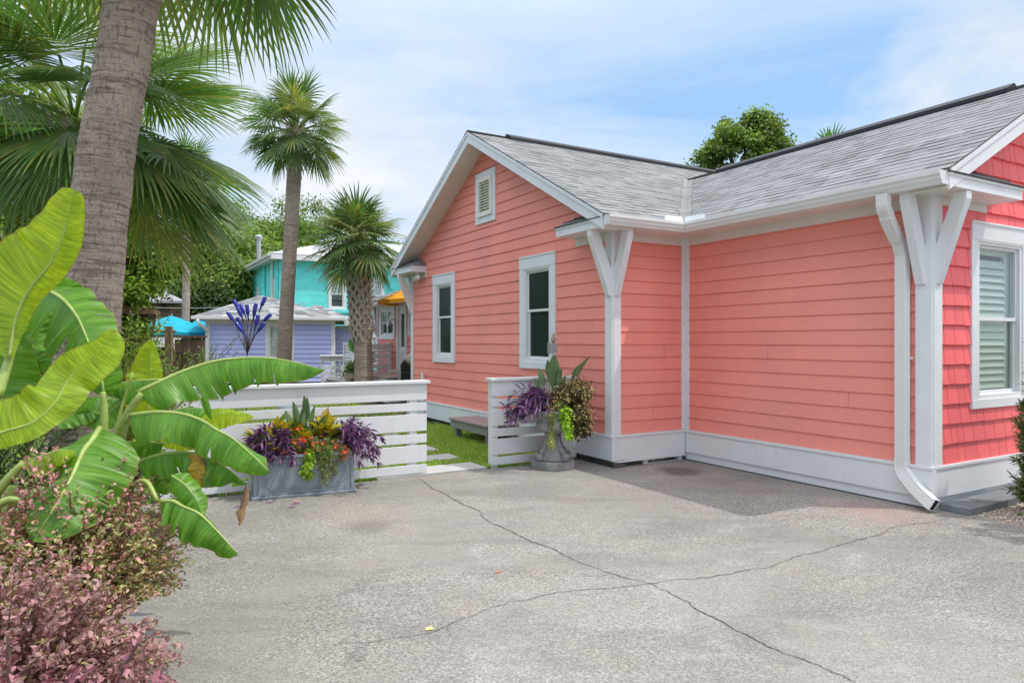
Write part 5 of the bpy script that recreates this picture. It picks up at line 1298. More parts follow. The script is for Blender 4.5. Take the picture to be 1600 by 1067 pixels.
mound('flowering_plant', 'small coral flowers between the crotons of the long planter', 'plant', PX(-.08, .3, PH + .17), .16, .1, .06, 36, .03, [(.14, .2, .05)], .3, None, (CORAL, 44, .028), 'coral flowering plants in the long planter')
mound('lime_vine', 'lime green vine hanging over the front of the long planter', 'vine', PX(.05, .0, PH), .05, .04, .04, 30, .035, [(.3, .42, .05), (.24, .36, .04)], .7, (-.02, -.05, .2, .035))
mound('trailing_succulent', 'fine green trailing plant hanging over the planter front', 'plant', PX(.17, .0, PH), .06, .04, .05, 46, .03, [(.2, .25, .08), (.26, .3, .1), (.17, .2, .07)], .2, (.02, -.05, .27, .035))
mound('flowering_plant', 'coral flowers at the left front of the long planter', 'plant', PX(-.16, .06, PH + .08), .13, .07, .08, 40, .03, [(.14, .2, .05)], .3, None, (CORAL, 30, .026), 'coral flowering plants in the long planter')
croton('broad green croton at the back left of the long planter', PX(-.06, .3), 30, .14, .2, .17)
croton('yellow croton leaning over the left end of the long planter', PX(-.42, .2), 26, .12, .14, .17)
mound('fern_plant', 'feathery green fern filling the front centre of the long planter', 'fern', PX(.12, .08, PH + .02), .22, .08, .09, 150, .05, [(.2, .27, .06), (.15, .22, .05), (.26, .3, .09)], .16)
# in the urn
UT = uo + Vector((0, 0, .66))
purple_heart('purple trailing plant spilling from the left of the stone urn', UT + Vector((-.08, -.06, .03)), [R(180), R(195), R(165), R(215), R(230), R(150)], 54, .50, .16, .115)
purple_heart('two purple sprigs hanging far out left of the stone urn', UT + Vector((-.15, -.05, .0)), [R(185), R(200)], 4, .48, .42, .085)
bird_plant('grey-green paddle leaved plant rising from the stone urn', UT + Vector((.02, .06, 0)), [(-.85, .1, .34, .24, .042, .45), (-.5, -.2, .42, .26, .05, .28), (-.25, .2, .46, .26, .055, .14), (0, -.2, .5, .25, .05, .04), (.3, .1, .42, .26, .045, .2), (.55, -.2, .34, .24, .045, .34), (.75, .1, .27, .22, .045, .5), (1.0, -.05, .46, .27, .04, .62), (.9, .2, .42, .22, .036, .62), (-.95, -.1, .24, .22, .04, .7), (.9, .2, .2, .2, .04, .75), (.1, .3, .36, .24, .05, .05), (-.1, -.3, .3, .22, .045, .1)])
mound('coleus_plant', 'brown and cream mottled leaved plant bulging from the right of the stone urn', 'plant', UT + Vector((.24, -.02, .08)), .22, .2, .24, 330, .032, [(.1, .075, .03), (.06, .035, .02), (.3, .25, .1), (.36, .3, .14), (.12, .13, .04), (.05, .03, .025)], .75, (.12, -.06, .26, .1))
mound('lime_vine', 'bright lime vine hanging from the front right of the stone urn', 'vine', UT + Vector((.13, -.17, .03)), .06, .05, .05, 50, .035, [(.34, .5, .04), (.28, .44, .04), (.4, .55, .06)], .8, (.03, -.06, .26, .045))
mound('trailing_succulent', 'pale green tassel plant hanging down the front of the stone urn', 'plant', UT + Vector((-.03, -.19, .03)), .035, .03, .04, 60, .03, [(.34, .36, .12), (.26, .3, .1), (.4, .38, .16)], .25, (.0, -.03, .38, .03))
mound('peach_flower_plant', 'peach flowered plant at the front rim of the stone urn', 'plant', UT + Vector((.02, -.16, .1)), .1, .07, .07, 40, .028, [(.2, .24, .08)], .5, None, ([(.8, .42, .2), (.75, .35, .16), (.85, .5, .28)], 16, .02))
mound('red_flower_plant', 'dark leaved plant with small red flowers amid the stone urn', 'plant', UT + Vector((.0, -.06, .12)), .2, .12, .1, 60, .035, [(.06, .05, .03), (.08, .09, .03), (.05, .03, .03)], .6, None, ([(.6, .02, .03), (.7, .03, .05)], 9, .022))
# little feeder on a stake behind the urn
o = Vector((.53, 9.02, 0)); t = thing('garden_stake', 'grey metal box on a thin stake behind the stone urn', 'garden stake', o, R(25))
mb = MB(); mb.tube([(0, 0, 0), (0, 0, 1.40)], .008, 8); mb.build('pole', M['steel'], t)
mb = MB(); mb.box(-.055, .055, -.03, .03, 1.40, 1.53); mb.box(-.062, -.055, -.034, .034, 1.39, 1.54); mb.build('box', M['steel'], t, bevel=.004)
mb = MB(); mb.lathe([(.012, 1.53), (.03, 1.55), (.034, 1.585), (.022, 1.61), (.024, 1.64), (.008, 1.66)], 10, (.01, 0, 0)); mb.build('finial', M['tan'], t, smooth=True)

# ------------------------------------------------------------------ right edge: pavers, podocarpus
xs = 1.285; widths = [.42, .42, .32, .42, .42, .42, .42, .42]; pl_ = ['grey concrete paver at the house corner by the downspout outlet', 'second grey paver from the downspout outlet', 'third grey paver from the downspout outlet']
for k, wd in enumerate(widths):
    mb = MB(); mb.box(0, wd - .006, 0, .27, -.03, .062 + (.004 if k % 2 else 0)); o = mb.build('paver', M['paver'], bevel=.006); o.location = HW(xs, -3.46 + (.0 if k < 2 else .02), 0); o.rotation_euler = (0, 0, TH)
    tag(o, pl_[k] if k < 3 else ['fourth', 'fifth', 'sixth', 'seventh', 'eighth'][k - 3] + ' grey paver from the downspout outlet', 'paver', 'grey pavers edging the gravel bed'); xs += wd
def podocarpus(label, p, h, r):
    t = base_thing('podocarpus_shrub', label, 'shrub', p, 'narrow leaved evergreen shrubs in the gravel bed'); it = []; mb = MB()
    for i in range(260):
        z = h * rng.uniform(.04, 1) ; a = rng.uniform(0, 6.28); rr = r * (1.05 - .55 * (z / h) ** 2) * rng.uniform(.75, 1.08)
        e = Vector((math.cos(a) * rr, math.sin(a) * rr, z)); b = Vector((math.cos(a) * rr * .15, math.sin(a) * rr * .15, max(.05, z - .3)))
        if i % 3 == 0: mb.tube([b, e], [.006, .003], 4)
        ax = (e - b).normalized()
        for j in range(58):
            f = rng.uniform(.35, 1.0) ** .6; d = (ax * .7 + Vector(rdir(1)[0])).normalized(); it.append((b.lerp(e, f), d, rdir(1)[0], rng.uniform(.05, .085)))
    mb.tube([(0, 0, -.02), (0, 0, h * .8)], [.03, .012], 8)
    blades(t, M['leaf'], it, asp=.13, cols=[(.05, .095, .022), (.07, .12, .03), (.11, .17, .05), (.04, .075, .02), (.16, .21, .08)], fold=.1, curl=.1); mb.build('stems', M['twig'], t); return t
podocarpus('narrow leaved dark evergreen shrub in front of the red shingle wall', HW(1.93, -3.86), 1.75, .32)
podocarpus('second narrow leaved evergreen shrub further along the gravel bed', HW(1.78, -4.58), 2.2, .5)
t = base_thing('weed', 'tiny green weed in the pale gravel', 'weed', HW(1.66, -3.68)); it = [(Vector((0, 0, 0)), Vector(rdir(1)[0]) + Vector((0, 0, .8)), Vector((0, 0, 1)), .035) for _ in range(14)]
blades(t, M['leaf'], it, asp=.5, cols=[(.2, .3, .05)])
# fallen leaves and petals on the concrete
def litter(label, u, v, L, wd, col, a):
    mb = MB(); p = G(u, v); c, s = math.cos(a), math.sin(a)
    pts = [(-L / 2, 0, .002), (-L * .2, wd / 2, .010), (L * .25, wd * .4, .012), (L / 2, 0, .003), (L * .2, -wd / 2, .006), (-L * .25, -wd * .4, .004)]
    mb.add([(x * c - y * s, x * s + y * c, z) for x, y, z in pts], [(0, 1, 2, 3), (0, 3, 4, 5)], col); o = mb.build('fallen_leaf', M['petal']); o.location = (p.x, p.y, .003); tag(o, label, 'leaf', 'fallen leaves on the driveway')
litter('purple fallen leaf left in front of the long planter', 462, 788, .1, .02, (.16, .07, .15), .2); litter('purple fallen leaf at the middle front of the long planter', 456, 793, .09, .018, (.2, .09, .18), .5)
litter('coral petal fallen before the long planter', 461, 784, .05, .02, (.7, .2, .15), .4); litter('purple fallen leaf under the hanging banana tip', 372, 793, .1, .02, (.16, .07, .15), .6); litter('long purple leaf on the concrete left of the planter', 422, 786, .1, .016, (.2, .1, .2), .4)
litter('orange fallen leaf in the middle of the driveway', 778, 895, .045, .018, (.5, .2, .08), .1); litter('pale yellow fallen leaf on the driveway crack', 671, 984, .05, .03, (.6, .55, .2), .3); litter('dry leaf at the base of the long coral wall', 1260, 754, .06, .03, (.4, .2, .08), 1)
# ------------------------------------------------------------------ palms in the yard and beyond
def sabal(label, u, vbase_d, top_uv, d, r, nf, petiole, blade, cols, curve=0, boots_from=None, nseg=26, width=1.4, hangs=6, elmin=-50, trunk_r2=None, head=None):
    base = Vector(((u - 800) / F * d, d, 0)); t = base_thing('palm_tree', label, 'palm tree', base)
    top = P(top_uv[0], top_uv[1], d) - base; mid = top * .5 + Vector((curve, 0, 0))
    mt = trunk_mb([Vector((0, 0, -.1)), mid * .5 + Vector((curve * .3, 0, 0)), mid, top * .78 + Vector((curve * .6, 0, 0)), top], [r * 1.15, r, r * .95, r * .98, r * 1.02], 22, .07, .03)
    mt.build('trunk', M['trunk_far'], t, smooth=True)
    if boots_from is not None:
        b0 = top * boots_from + Vector((curve * .4 * (1 - boots_from), 0, 0)); rows = int((top - b0).length / .15) + 1
        mb = MB(); boots(mb, b0, top, r * 1.04, r * 1.22, rows, 8, .26, .06); mb.build('leaf_base', M['boot'], t)
        mb = MB(); mb.tube([b0, top], [r * .92, r * 1.0], 14); mb.build('core', M['boot_dark'], t)
    else:
        mb = MB(); boots(mb, top - Vector((0, 0, .42)), top + Vector((0, 0, .1)), r * .9, r * 1.0, 4, 8, .22, .07); mb.build('leaf_base', M['boot'], t)
    dirs = []
    for k in range(nf):
        el = elmin + (88 - elmin) * ((k + .5) / nf) ** .85; dirs.append((k * 2.39996 + rng.uniform(-.25, .25), R(el), rng.uniform(.85, 1.15), rng.uniform(.85, 1.1)))
    palm_crown(t, top, dirs, petiole, blade, nseg, 1.25, cols, width, .5)
    return t
sabal('tall slim curved palm with a round crown rising behind the white fence', 440, 0, (463, 212), 18, .185, 44, .64, .80, OLIVE_P, .0, None, 26, 1.7, elmin=-36)
sabal('shorter palm with latticed leaf bases beside the lilac shed', 569, 0, (557, 385), 18, .235, 46, .5, .82, OLIVE_P, .04, .38, 26, 1.8, elmin=-30)
sabal('thin distant palm trunk beside the aqua umbrella, its crown lost in nearer fronds', 287, 0, (291, 285), 26, .14, 24, .8, .9, OLIVE_P, .05, None, 22, 1.8, elmin=-35)
sabal('palm top just showing over the right roof ridge', 1298, 0, (1296, 268), 34, .2, 26, .8, 1.0, OLIVE_P, 0, None, 22, 2.2, elmin=0)

# ------------------------------------------------------------------ lilac shed
def hip(mb, x0, x1, y0, y1, z, zt, rx0, rx1, ry, fn=None, row=.16):
    """hip roof made of shingle courses on four slopes"""
    greys = [.2, .25, .3, .35, .4, .44, .22]
    def slope(A, B, C_, D_):
        A, B, C_, D_ = map(Vector, (A, B, C_, D_)); h = ((C_ + D_) / 2 - (A + B) / 2).length; k = max(2, int(h / row)); n = (B - A).cross(D_ - A).normalized()
        if n.z < 0: n = -n
        for i in range(k):
            f0, f1 = i / k, (i + 1) / k; l0, r0, l1, r1 = A.lerp(D_, f0), B.lerp(C_, f0), A.lerp(D_, f1), B.lerp(C_, f1); W_ = (r0 - l0).length; s = 0
            while s < 1:
                e = min(1, s + rng.uniform(.14, .42) / max(W_, .1)); g = rng.choice(greys) * rng.uniform(.92, 1.06); th = rng.choice([.006, .012])
                quad(mb, l0.lerp(r0, s) + n * th, l0.lerp(r0, e) + n * th, l1.lerp(r1, e), l1.lerp(r1, s), n, (g * .97, g, g * 1.02))
                quad(mb, l0.lerp(r0, s) + n * th, l0.lerp(r0, e) + n * th, l0.lerp(r0, e) - n * .01, l0.lerp(r0, s) - n * .01, Vector((n.x, n.y, -.2)), (.06, .06, .065)); s = e
    slope((x0, y0, z), (x1, y0, z), (rx1, ry, zt), (rx0, ry, zt)); slope((x1, y0, z), (x1, y1, z), (rx1, ry, zt), (rx1, ry, zt))
    slope((x1, y1, z), (x0, y1, z), (rx0, ry, zt), (rx1, ry, zt)); slope((x0, y1, z), (x0, y0, z), (rx0, ry, zt), (rx0, ry, zt))
SD = 24.0; so = Vector(((322 - 800) / F * SD, SD, 0)); shed = thing('garden_shed', 'lilac lap sided shed with grey hip roof and white trim', 'shed', so, TH * .55)
def front(o, rz): # helper: x along the front for a pixel column, in the frame of a thing facing the camera
    c, s = math.cos(rz), math.sin(rz)
    def fx(u):
        r = (u - 800) / F; return (r * o.y - o.x) / (c - r * s)
    return fx
sx = front(so, TH * .55); SW = sx(523)
S0 = Wall((0, 0), (1, 0), (0, -1)); z1s = 2.30
wx0, wx1 = sx(417), sx(459)
lap(S0, .1, z1s, .17, lambda z: (0, SW), [(wx0, wx1, .95, 2.2)], lp=.03).build('front_wall', M['lilac'], shed)
lap(Wall((0, 3.4), (0, -1), (-1, 0)), .1, z1s, .17, lambda z: (0, 3.4), []).build('side_wall', M['lilac'], shed)
mb = MB(); mb.box(.03, SW - .03, 3.3, 3.36, .1, z1s); mb.box(SW - .04, SW, .03, 3.4, .1, z1s); mb.box(.05, SW - .05, .5, .55, .1, z1s); mb.build('rear_wall', M['lilac'], shed)
window(shed, S0, wx0 - .05, wx1 + .02, .88, 2.26, .12, .1, .08, 'louvre', (M['white'], M['white'], M['glass'], M['cream']), mid=1.62)
mb = MB(); S0.box(mb, -.02, .12, .05, z1s, -.01, .03); S0.box(mb, SW - .12, SW + .02, .05, z1s, -.01, .03); S0.box(mb, .12, SW - .12, z1s - .12, z1s, -.01, .025); mb.build('corner_board', M['cream'] if False else M['white'], shed)
mb = MB(); hip(mb, -.36, SW + .36, -.36, 3.8, 2.42, 3.28, sx(400), sx(408), 1.7, row=.2); mb.build('roof', M['shingle'], shed)
mb = MB(); mb.box(-.36, SW + .36, -.36, 3.8, 2.30, 2.40); mb.build('eave_box', M['soffit'], shed)
mb = MB(); mb.box(-.42, SW + .40, -.46, -.362, 2.31, 2.42); gg = mb.build('gutter', M['gutter'], shed, bevel=.012)
mb = MB(); mb.tube(bez([(-.2, -.41, 2.32), (-.2, -.41, 2.2), (-.02, -.25, 2.0), (.08, -.09, 1.86), (.08, -.08, 1.6), (.08, -.08, .1)], 20), .055, 8); mb.build('downspout', M['gutter'], shed, smooth=True)
# lower wing at the right of the shed
wo = 1.1; ax0 = SW - .15; ax1 = sx(552) + .1
S1 = Wall((0, wo), (1, 0), (0, -1))
lap(S1, .1, 2.15, .17, lambda z: (ax0, ax1), [], lp=.03).build('wing_wall', M['lilac'], shed)
mb = MB(); S1.box(mb, ax1 - .12, ax1 + .02, .05, 2.15, -.01, .03); S1.box(mb, ax0, ax1, 2.02, 2.15, -.01, .03); mb.box(ax1 - .03, ax1, wo + .03, 3.3, .1, 2.15); mb.build('wing_trim', M['white'], shed)
mb = MB(); hip(mb, ax0 - .9, ax1 + .3, wo - .35, 3.9, 2.26, 2.98, ax0 - .6, ax0 - .35, 2.3); mb.build('wing_roof', M['shingle'], shed)
mb = MB(); mb.box(SW + .38, ax1 + .32, wo - .42, wo - .34, 2.15, 2.26); mb.build('wing_gutter', M['gutter'], shed)

# ------------------------------------------------------------------ turquoise two storey house
TD = 32.0; to = Vector(((436 - 800) / F * TD, TD, 0)); tq = thing('house', 'turquoise painted brick two storey house with white hip roof', 'house', to, TH)
tx = front(to, TH); TWd = 13.0; TDp = 9.0; TZ = 5.35
wins = [(tx(513), tx(540.5), 2.96 + .12, 4.62), (tx(571), tx(600), 3.0, 4.68), (tx(573), tx(592), .3, 1.9)]
def brick_wall(W, a0, a1, z0, z1, opens, name):
    xs_ = sorted({a0, a1} | {v for o in opens for v in o[:2]}); zs_ = sorted({z0, z1} | {v for o in opens for v in o[2:]}); mb = MB()
    for p, q in zip(xs_, xs_[1:]):
        for r, s in zip(zs_, zs_[1:]):
            if any(o[0] < (p + q) / 2 < o[1] and o[2] < (r + s) / 2 < o[3] for o in opens): continue
            W.box(mb, p, q, r, s, -.2, 0)
    return mb.build(name, M['aqua_brick'], tq)
T0 = Wall((0, 0), (1, 0), (0, -1)); T1 = Wall((0, TDp), (0, -1), (-1, 0))
brick_wall(T0, 0, TWd, -.05, TZ, wins, 'front_wall')
# left flank windows
fl = [(TDp - 1.6, TDp - 1.05, 3.1, 4.55), (TDp - 5.6, TDp - 5.1, 3.2, 4.4)]
brick_wall(T1, 0, TDp - .001, -.05, TZ, fl, 'side_wall')
mb = MB(); mb.box(.2, TWd, TDp - .2, TDp, 0, TZ); mb.box(TWd - .2, TWd, .01, TDp - .2, 0, TZ); mb.build('rear_wall', M['aqua_brick'], tq)
for w_ in wins:
    f = window(tq, T0, w_[0], w_[1], w_[2], w_[3], .11, .1, .09, 'half', (M['white'], M['white'], M['glass'], M['shade_fabric']))
    # shutters on the upper half
    mb = MB(); mid = (w_[2] + w_[3]) / 2 + .02; z = mid
    while z < w_[3] - .17: mb.bar(T0.p(w_[0] + .15, z, -.06), T0.p(w_[1] - .15, z, -.06), .05, .012, up=Vector((0, -.7, .7))); z += .075
    T0.box(mb, (w_[0] + w_[1]) / 2 - .04, (w_[0] + w_[1]) / 2 + .04, mid, w_[3] - .15, -.07, -.045); mb.build('shutter', M['white'], f)
    mb = MB(); T0.box(mb, w_[0] - .12, w_[1] + .12, w_[2] - .16, w_[2] - .002, -.1, .12); mb.build('brick_sill', M['aqua_brick'], tq)
for w_ in fl: window(tq, T1, w_[0], w_[1], w_[2], w_[3], .1, .1, .08, 'half', (M['white'], M['white'], M['glass'], M['shade_fabric']))
mb = MB(); ov = .42
mb.box(-ov, TWd + ov, -ov, TDp + ov, TZ, TZ + .05); mb.build('soffit', M['soffit'], tq)
mb = MB()
for (x0, x1, y0, y1) in ((-ov - .02, TWd + ov, -ov - .04, -ov), (-ov - .04, -ov, -ov, TDp + ov), (-ov, TWd + ov, TDp + ov, TDp + ov + .04), (TWd + ov, TWd + ov + .04, -ov, TDp + ov)): mb.box(x0, x1, y0, y1, TZ - .04, TZ + .22)
mb.build('fascia', M['white'], tq)
mb = MB(); mb.box(-ov - .15, -ov - .041, -ov, TDp + ov, TZ + .08, TZ + .21); mb.build('gutter', M['gutter'], tq, bevel=.02)
mb = MB(); K = 9; rz0, rz1 = TZ + .22, TZ + 1.75; ry = TDp / 2
for i in range(K):           # stepped metal shingle rows
    f0, f1 = i / K, (i + 1) / K
    def ring(f, dz): return [(-ov - .05 + (ry + ov) * f, -ov - .05 + (ry + ov) * f, vlerp(rz0, rz1, f) + dz), (TWd + ov - (ry + ov) * f, -ov - .05 + (ry + ov) * f, vlerp(rz0, rz1, f) + dz), (TWd + ov - (ry + ov) * f, TDp + ov - (ry + ov) * f, vlerp(rz0, rz1, f) + dz), (-ov - .05 + (ry + ov) * f, TDp + ov - (ry + ov) * f, vlerp(rz0, rz1, f) + dz)]
    a, b, c_ = ring(f0, .035), ring(f1, .0), ring(f0, -.02)
    for k in range(4):
        j = (k + 1) % 4; mb.add([a[k], a[j], b[j], b[k]], [(0, 1, 2, 3)]); mb.add([c_[k], c_[j], a[j], a[k]], [(0, 1, 2, 3)])
mb.build('roof', M['white_roof'], tq)
mb = MB(); q = Vector((-.3, 3.4, TZ + .2)); mb.tube([q, q + Vector((0, 0, 1.15))], .11, 12); mb.lathe([(.12, 1.15), (.19, 1.18), (.2, 1.27), (.1, 1.36)], 12, q); mb.build('flue_pipe', M['steel'], tq, smooth=False)
mb = MB(); mb.tube(bez([(-ov + .05, TDp + .3, TZ + .1), (-ov + .05, TDp + .3, TZ - .3), (-.1, TDp - .1, TZ - .7), (-.1, TDp - .1, 0)], 12), .06, 8); mb.tube([(-.08, 1.2, TZ), (-.08, 1.2, 0)], .06, 8); mb.build('downspout', M['gutter'], tq)
mb = MB(); mb.tube([(-.08, 3.2, TZ), (-.08, 3.2, 0)], .07, 8); mb.build('drain_pipe', M['aqua_brick'], tq)

# ------------------------------------------------------------------ coral cottage at the back with its deck
CDp = 21.0; co_ = Vector(((590 - 800) / F * CDp, CDp, 0)); cot = thing('cottage', 'small coral cottage with white door half hidden behind the main coral house', 'house', co_, TH)
# its visible wall faces -x of the frame and runs towards the viewer (-y)
K0 = Wall((0, 0), (0, -1), (-1, 0))
def ky(u):
    r = (u - 800) / F; c, s = math.cos(TH), math.sin(TH); return (r * co_.y - co_.x) / (s + r * c)
cw = (ky(593.5), ky(617.5), 1.62, 2.62); cdoor = (ky(621), ky(636.5), .66, 2.62); cw2 = (ky(638.5), ky(648), 1.7, 2.6)
lap(K0, .4, 2.68, .17, lambda z: (0, 6.0), [cw, cdoor, cw2], lp=.025).build('front_wall', M['coral_far'], cot)
mb = MB(); mb.box(.05, 4.2, -.05, .0, .0, 2.68); mb.box(4.2, 4.25, -6, 0, 0, 2.68); mb.box(.05, 4.2, -6.0, -5.95, 0, 2.68); mb.box(.03, .06, -6, 0, -.02, .4); mb.build('side_wall', M['coral_far'], cot)
def fw(w_, kind, mats): return window(cot, K0, *w_, .14, .11, .1, kind, mats)
fw(cw, 'half', (M['white'], M['white'], M['glass'], M['shade_fabric'])); fw(cw2, 'plain', (M['white'], M['white'], M['glass'], None))
mb = MB(); cm = (cw[0] + cw[1]) / 2; K0.box(mb, cm - .03, cm + .03, cw[2] + .14, cw[3] - .18, -.02, .0); mb.build('mullion', M['white'], cot)
mb = MB(); a0, a1, z0, z1 = cdoor
K0.box(mb, a0, a0 + .1, z0, z1, -.02, .03); K0.box(mb, a1 - .1, a1, z0, z1, -.02, .03); K0.box(mb, a0, a1, z1 - .12, z1 + .02, -.02, .034)
dr = mb.build('door_frame', M['white'], cot)
mb = MB(); K0.box(mb, a0 + .1, a0 + .24, z0, z1 - .12, -.05, -.01); K0.box(mb, a1 - .24, a1 - .1, z0, z1 - .12, -.05, -.01); K0.box(mb, a0 + .24, a1 - .24, z1 - .3, z1 - .12, -.05, -.01); K0.box(mb, a0 + .24, a1 - .24, z0, z0 + .2, -.05, -.01); K0.box(mb, a0 + .24, a1 - .24, z0 + .62, z0 + .74, -.05, -.01)
for k in range(5): K0.box(mb, a0 + .26 + k * (a1 - a0 - .52) / 5, a0 + .29 + k * (a1 - a0 - .52) / 5, z0 + .2, z0 + .62, -.045, -.015)
mb.build('screen_door', M['white'], dr)
mb = MB(); K0.box(mb, a0 + .2, a1 - .2, z0 + .1, z1 - .25, -.09, -.06); mb.build('door_screen', M['room'], dr)
mb = MB(); K0.box(mb, -.02, .1, .3, 2.68, -.01, .03); mb.build('corner_post', M['white'], cot)
mb = MB(); hip(mb, -.45, 4.7, -6.6, .45, 2.72, 3.75, 2.1, 2.2, -2.6); mb.build('roof', M['shingle'], cot)
mb = MB(); mb.box(-.44, 4.7, -6.6, .44, 2.60, 2.70); mb.build('fascia', M['soffit'], cot)
mb = MB(); mb.bar((-.38, .0, 2.6), (-.03, .0, 1.75), .1, .1); mb.bar((.02, .38, 2.6), (.02, .03, 1.75), .1, .1); mb.build('brace', M['white'], cot)
mb = MB(); c = K0.p((cw[1] + cdoor[0]) / 2, 2.12, .0)
mb.tube([c, c + Vector((-.12, 0, .06)), c + Vector((-.2, 0, -.02))], .015, 6); mb.lathe([(.02, .02), (.05, -.02), (.11, -.1)], 10, c + Vector((-.2, 0, -.02))); mb.build('barn_lamp', M['steel'], cot)
# deck platform, railing
dk = thing('deck', 'grey wooden deck with a step outside the coral cottage door', 'deck', co_, TH); DZ = .64
mb = MB()
for k in range(7): mb.box(-1.0 + .14 * k, -1.0 + .14 * k + .134, -3.6, .9, DZ - .03, DZ)
mb.build('deck_board', M['deck'], dk)
mb = MB(); mb.box(-.98, -.94, -3.58, .88, .0, DZ - .032); mb.box(-.94, -.05, -3.58, -3.54, 0, DZ - .032); mb.build('rim_joist', M['white'], dk)
mb = MB(); mb.box(-1.45, -1.0, -2.4, .5, .40, .44); mb.box(-1.43, -1.0, -2.38, .48, .0, .40); mb.build('tread', M['deckgrey'], dk)
mb = MB(); mb.box(-.7, -.1, -2.6, -1.8, DZ + .002, DZ + .014); mt = mb.build('door_mat', M['tan']); mt.location = co_; mt.rotation_euler = (0, 0, TH); tag(mt, 'tan mat lying on the deck before the cottage door', 'door mat')
rail = thing('slat_railing', 'white slatted railing around the cottage deck corner', 'railing', co_, TH)
def rpanel(p, q):
    p, q = Vector(p), Vector(q)
    for a, b in ((.06, .11), (.14, .28), (.33, .39), (.42, .56), (.60, .66), (.68, .80)):
        mb = MB(); mb.bar(p + Vector((0, 0, DZ + (a + b) / 2)), q + Vector((0, 0, DZ + (a + b) / 2)), .025, b - a); mb.build('board', M['white'], rail)
    mb = MB(); mb.bar(p + Vector((0, 0, DZ + .825)), q + Vector((0, 0, DZ + .825)), .1, .035); mb.build('top_cap', M['white'], rail)
rpanel((-.05, -1.27, 0), (-.74, -1.27, 0)); rpanel((-.79, -1.22, 0), (-.79, .7, 0))
for (x, y) in ((-.79, -1.27), (-.06, -1.27), (-.79, .72)):
    mb = MB(); mb.box(x - .05, x + .05, y - .05, y + .05, DZ, DZ + .88); mb.build('post', M['white'], rail)

# ------------------------------------------------------------------ grill, umbrellas, bar table, pots, rock
o = Vector(((634 - 800) / F * 17.2, 17.2, 0)); t = thing('grill', 'black barbecue grill with a tan cloth on its lid beside the coral house corner', 'grill', o, R(10))
mb = MB(); mb.box(-.12, .34, -.28, .28, .1, .82); mb.build('cabinet', M['black'], t, bevel=.02); mb = MB(); mb.box(-.2, -.13, -.26, .26, .1, .8); mb.build('side_panel', M['steel'], t)
mb = MB(); mb.prism([(-.13, -.29, .83), (.35, -.29, .83), (.35, -.29, .98), (.28, -.29, 1.1), (-.04, -.29, 1.1), (-.13, -.29, .98)], (0, .58, 0)); mb.build('lid', M['black'], t, bevel=.02)
mb = MB(); mb.lathe([(.02, .98), (.14, .99), (.17, 1.08), (.14, 1.2), (.05, 1.26)], 12, (.14, -.2, 0)); mb.build('cover_cloth', M['tan'], t, smooth=True)
mb = MB(); mb.box(-.42, -.14, -.24, .24, .80, .84); mb.build('side_shelf', M['steel'], t)
for dx in (-.02, .16): mb = MB(); mb.box(dx, dx + .12, -.31, -.282, .6, .62); mb.build('handle', M['steel'], t)
def umbrella(label, p, hgt, r, drop, n, mat, rot=0, tilt=(0, 0), grp=None):
    t = thing('patio_umbrella', label, 'umbrella', p, rot, grp); mb = MB(); top = Vector((0, 0, hgt)); K = 5
    ed = [[(Vector((math.cos(2 * math.pi * k / n), math.sin(2 * math.pi * k / n), 0)) * r * f + Vector((tilt[0] * f * math.cos(2 * math.pi * k / n), 0, hgt - drop * f ** 1.25))) for f in [i / K for i in range(K + 1)]] for k in range(n)]
    for k in range(n):
        a, b = ed[k], ed[(k + 1) % n]
        for i in range(K):
            if i == 0: mb.add([a[0], a[1], b[1]], [(0, 1, 2)])
            else: mb.add([a[i], a[i + 1], (a[i + 1] + b[i + 1]) / 2 + Vector((0, 0, .03)), (a[i] + b[i]) / 2 + Vector((0, 0, .02))], [(0, 1, 2, 3)]); mb.add([(a[i] + b[i]) / 2 + Vector((0, 0, .02)), (a[i + 1] + b[i + 1]) / 2 + Vector((0, 0, .03)), b[i + 1], b[i]], [(0, 1, 2, 3)])
        m_ = (a[-1] + b[-1]) / 2 + Vector((0, 0, .03)); mb.add([a[-1], m_, m_ - Vector((0, 0, .1)), a[-1] - Vector((0, 0, .1))], [(0, 1, 2, 3)]); mb.add([m_, b[-1], b[-1] - Vector((0, 0, .1)), m_ - Vector((0, 0, .1))], [(0, 1, 2, 3)])
    mb.build('canopy', mat, t, solid=.003); mb = MB(); mb.tube([(0, 0, 0), (0, 0, hgt + .08)], .025, 8); mb.build('pole', M['steel'], t)
    mb = MB(); mb.lathe([(.28, 0), (.28, .05), (.06, .08), (.05, .2)], 14); mb.build('base', M['black'], t)
    for k in range(n): mb = MB(); mb.bar(ed[k][0] - Vector((0, 0, .02)), ed[k][-1] - Vector((0, 0, .02)), .02, .02); mb.build('rib', M['steel'], t)
    return t
o = P(652, 533.5, 18.6); umbrella('yellow patio umbrella peeking out between the cottage roof and the house corner', Vector((o.x, o.y, 0)), 3.05, 1.05, .42, 8, M['yellow'], .2)
o = P(266, 533.5, 25); umbrella('aqua patio umbrella above the brown wood fence', Vector((o.x + .05, o.y, 0)), 2.48, 1.35, .62, 6, M['aqua'], .35, grp='aqua patio umbrellas')
o = P(316, 533.5, 27.5); umbrella('second aqua umbrella almost hidden behind the left end of the lilac shed', Vector((o.x, o.y, 0)), 2.5, .75, .5, 6, M['aqua'], .1, grp='aqua patio umbrellas')
o = Vector(((524 - 800) / F * 22.5, 22.5, 0)); t = thing('bar_table', 'white slatted outdoor bar in front of the lilac shed wing', 'bar table', o, TH * .55); bw = .46
mb = MB(); mb.box(-bw - .03, bw + .03, -.26, .2, 1.06, 1.11); mb.build('counter', M['white'], t, bevel=.006)
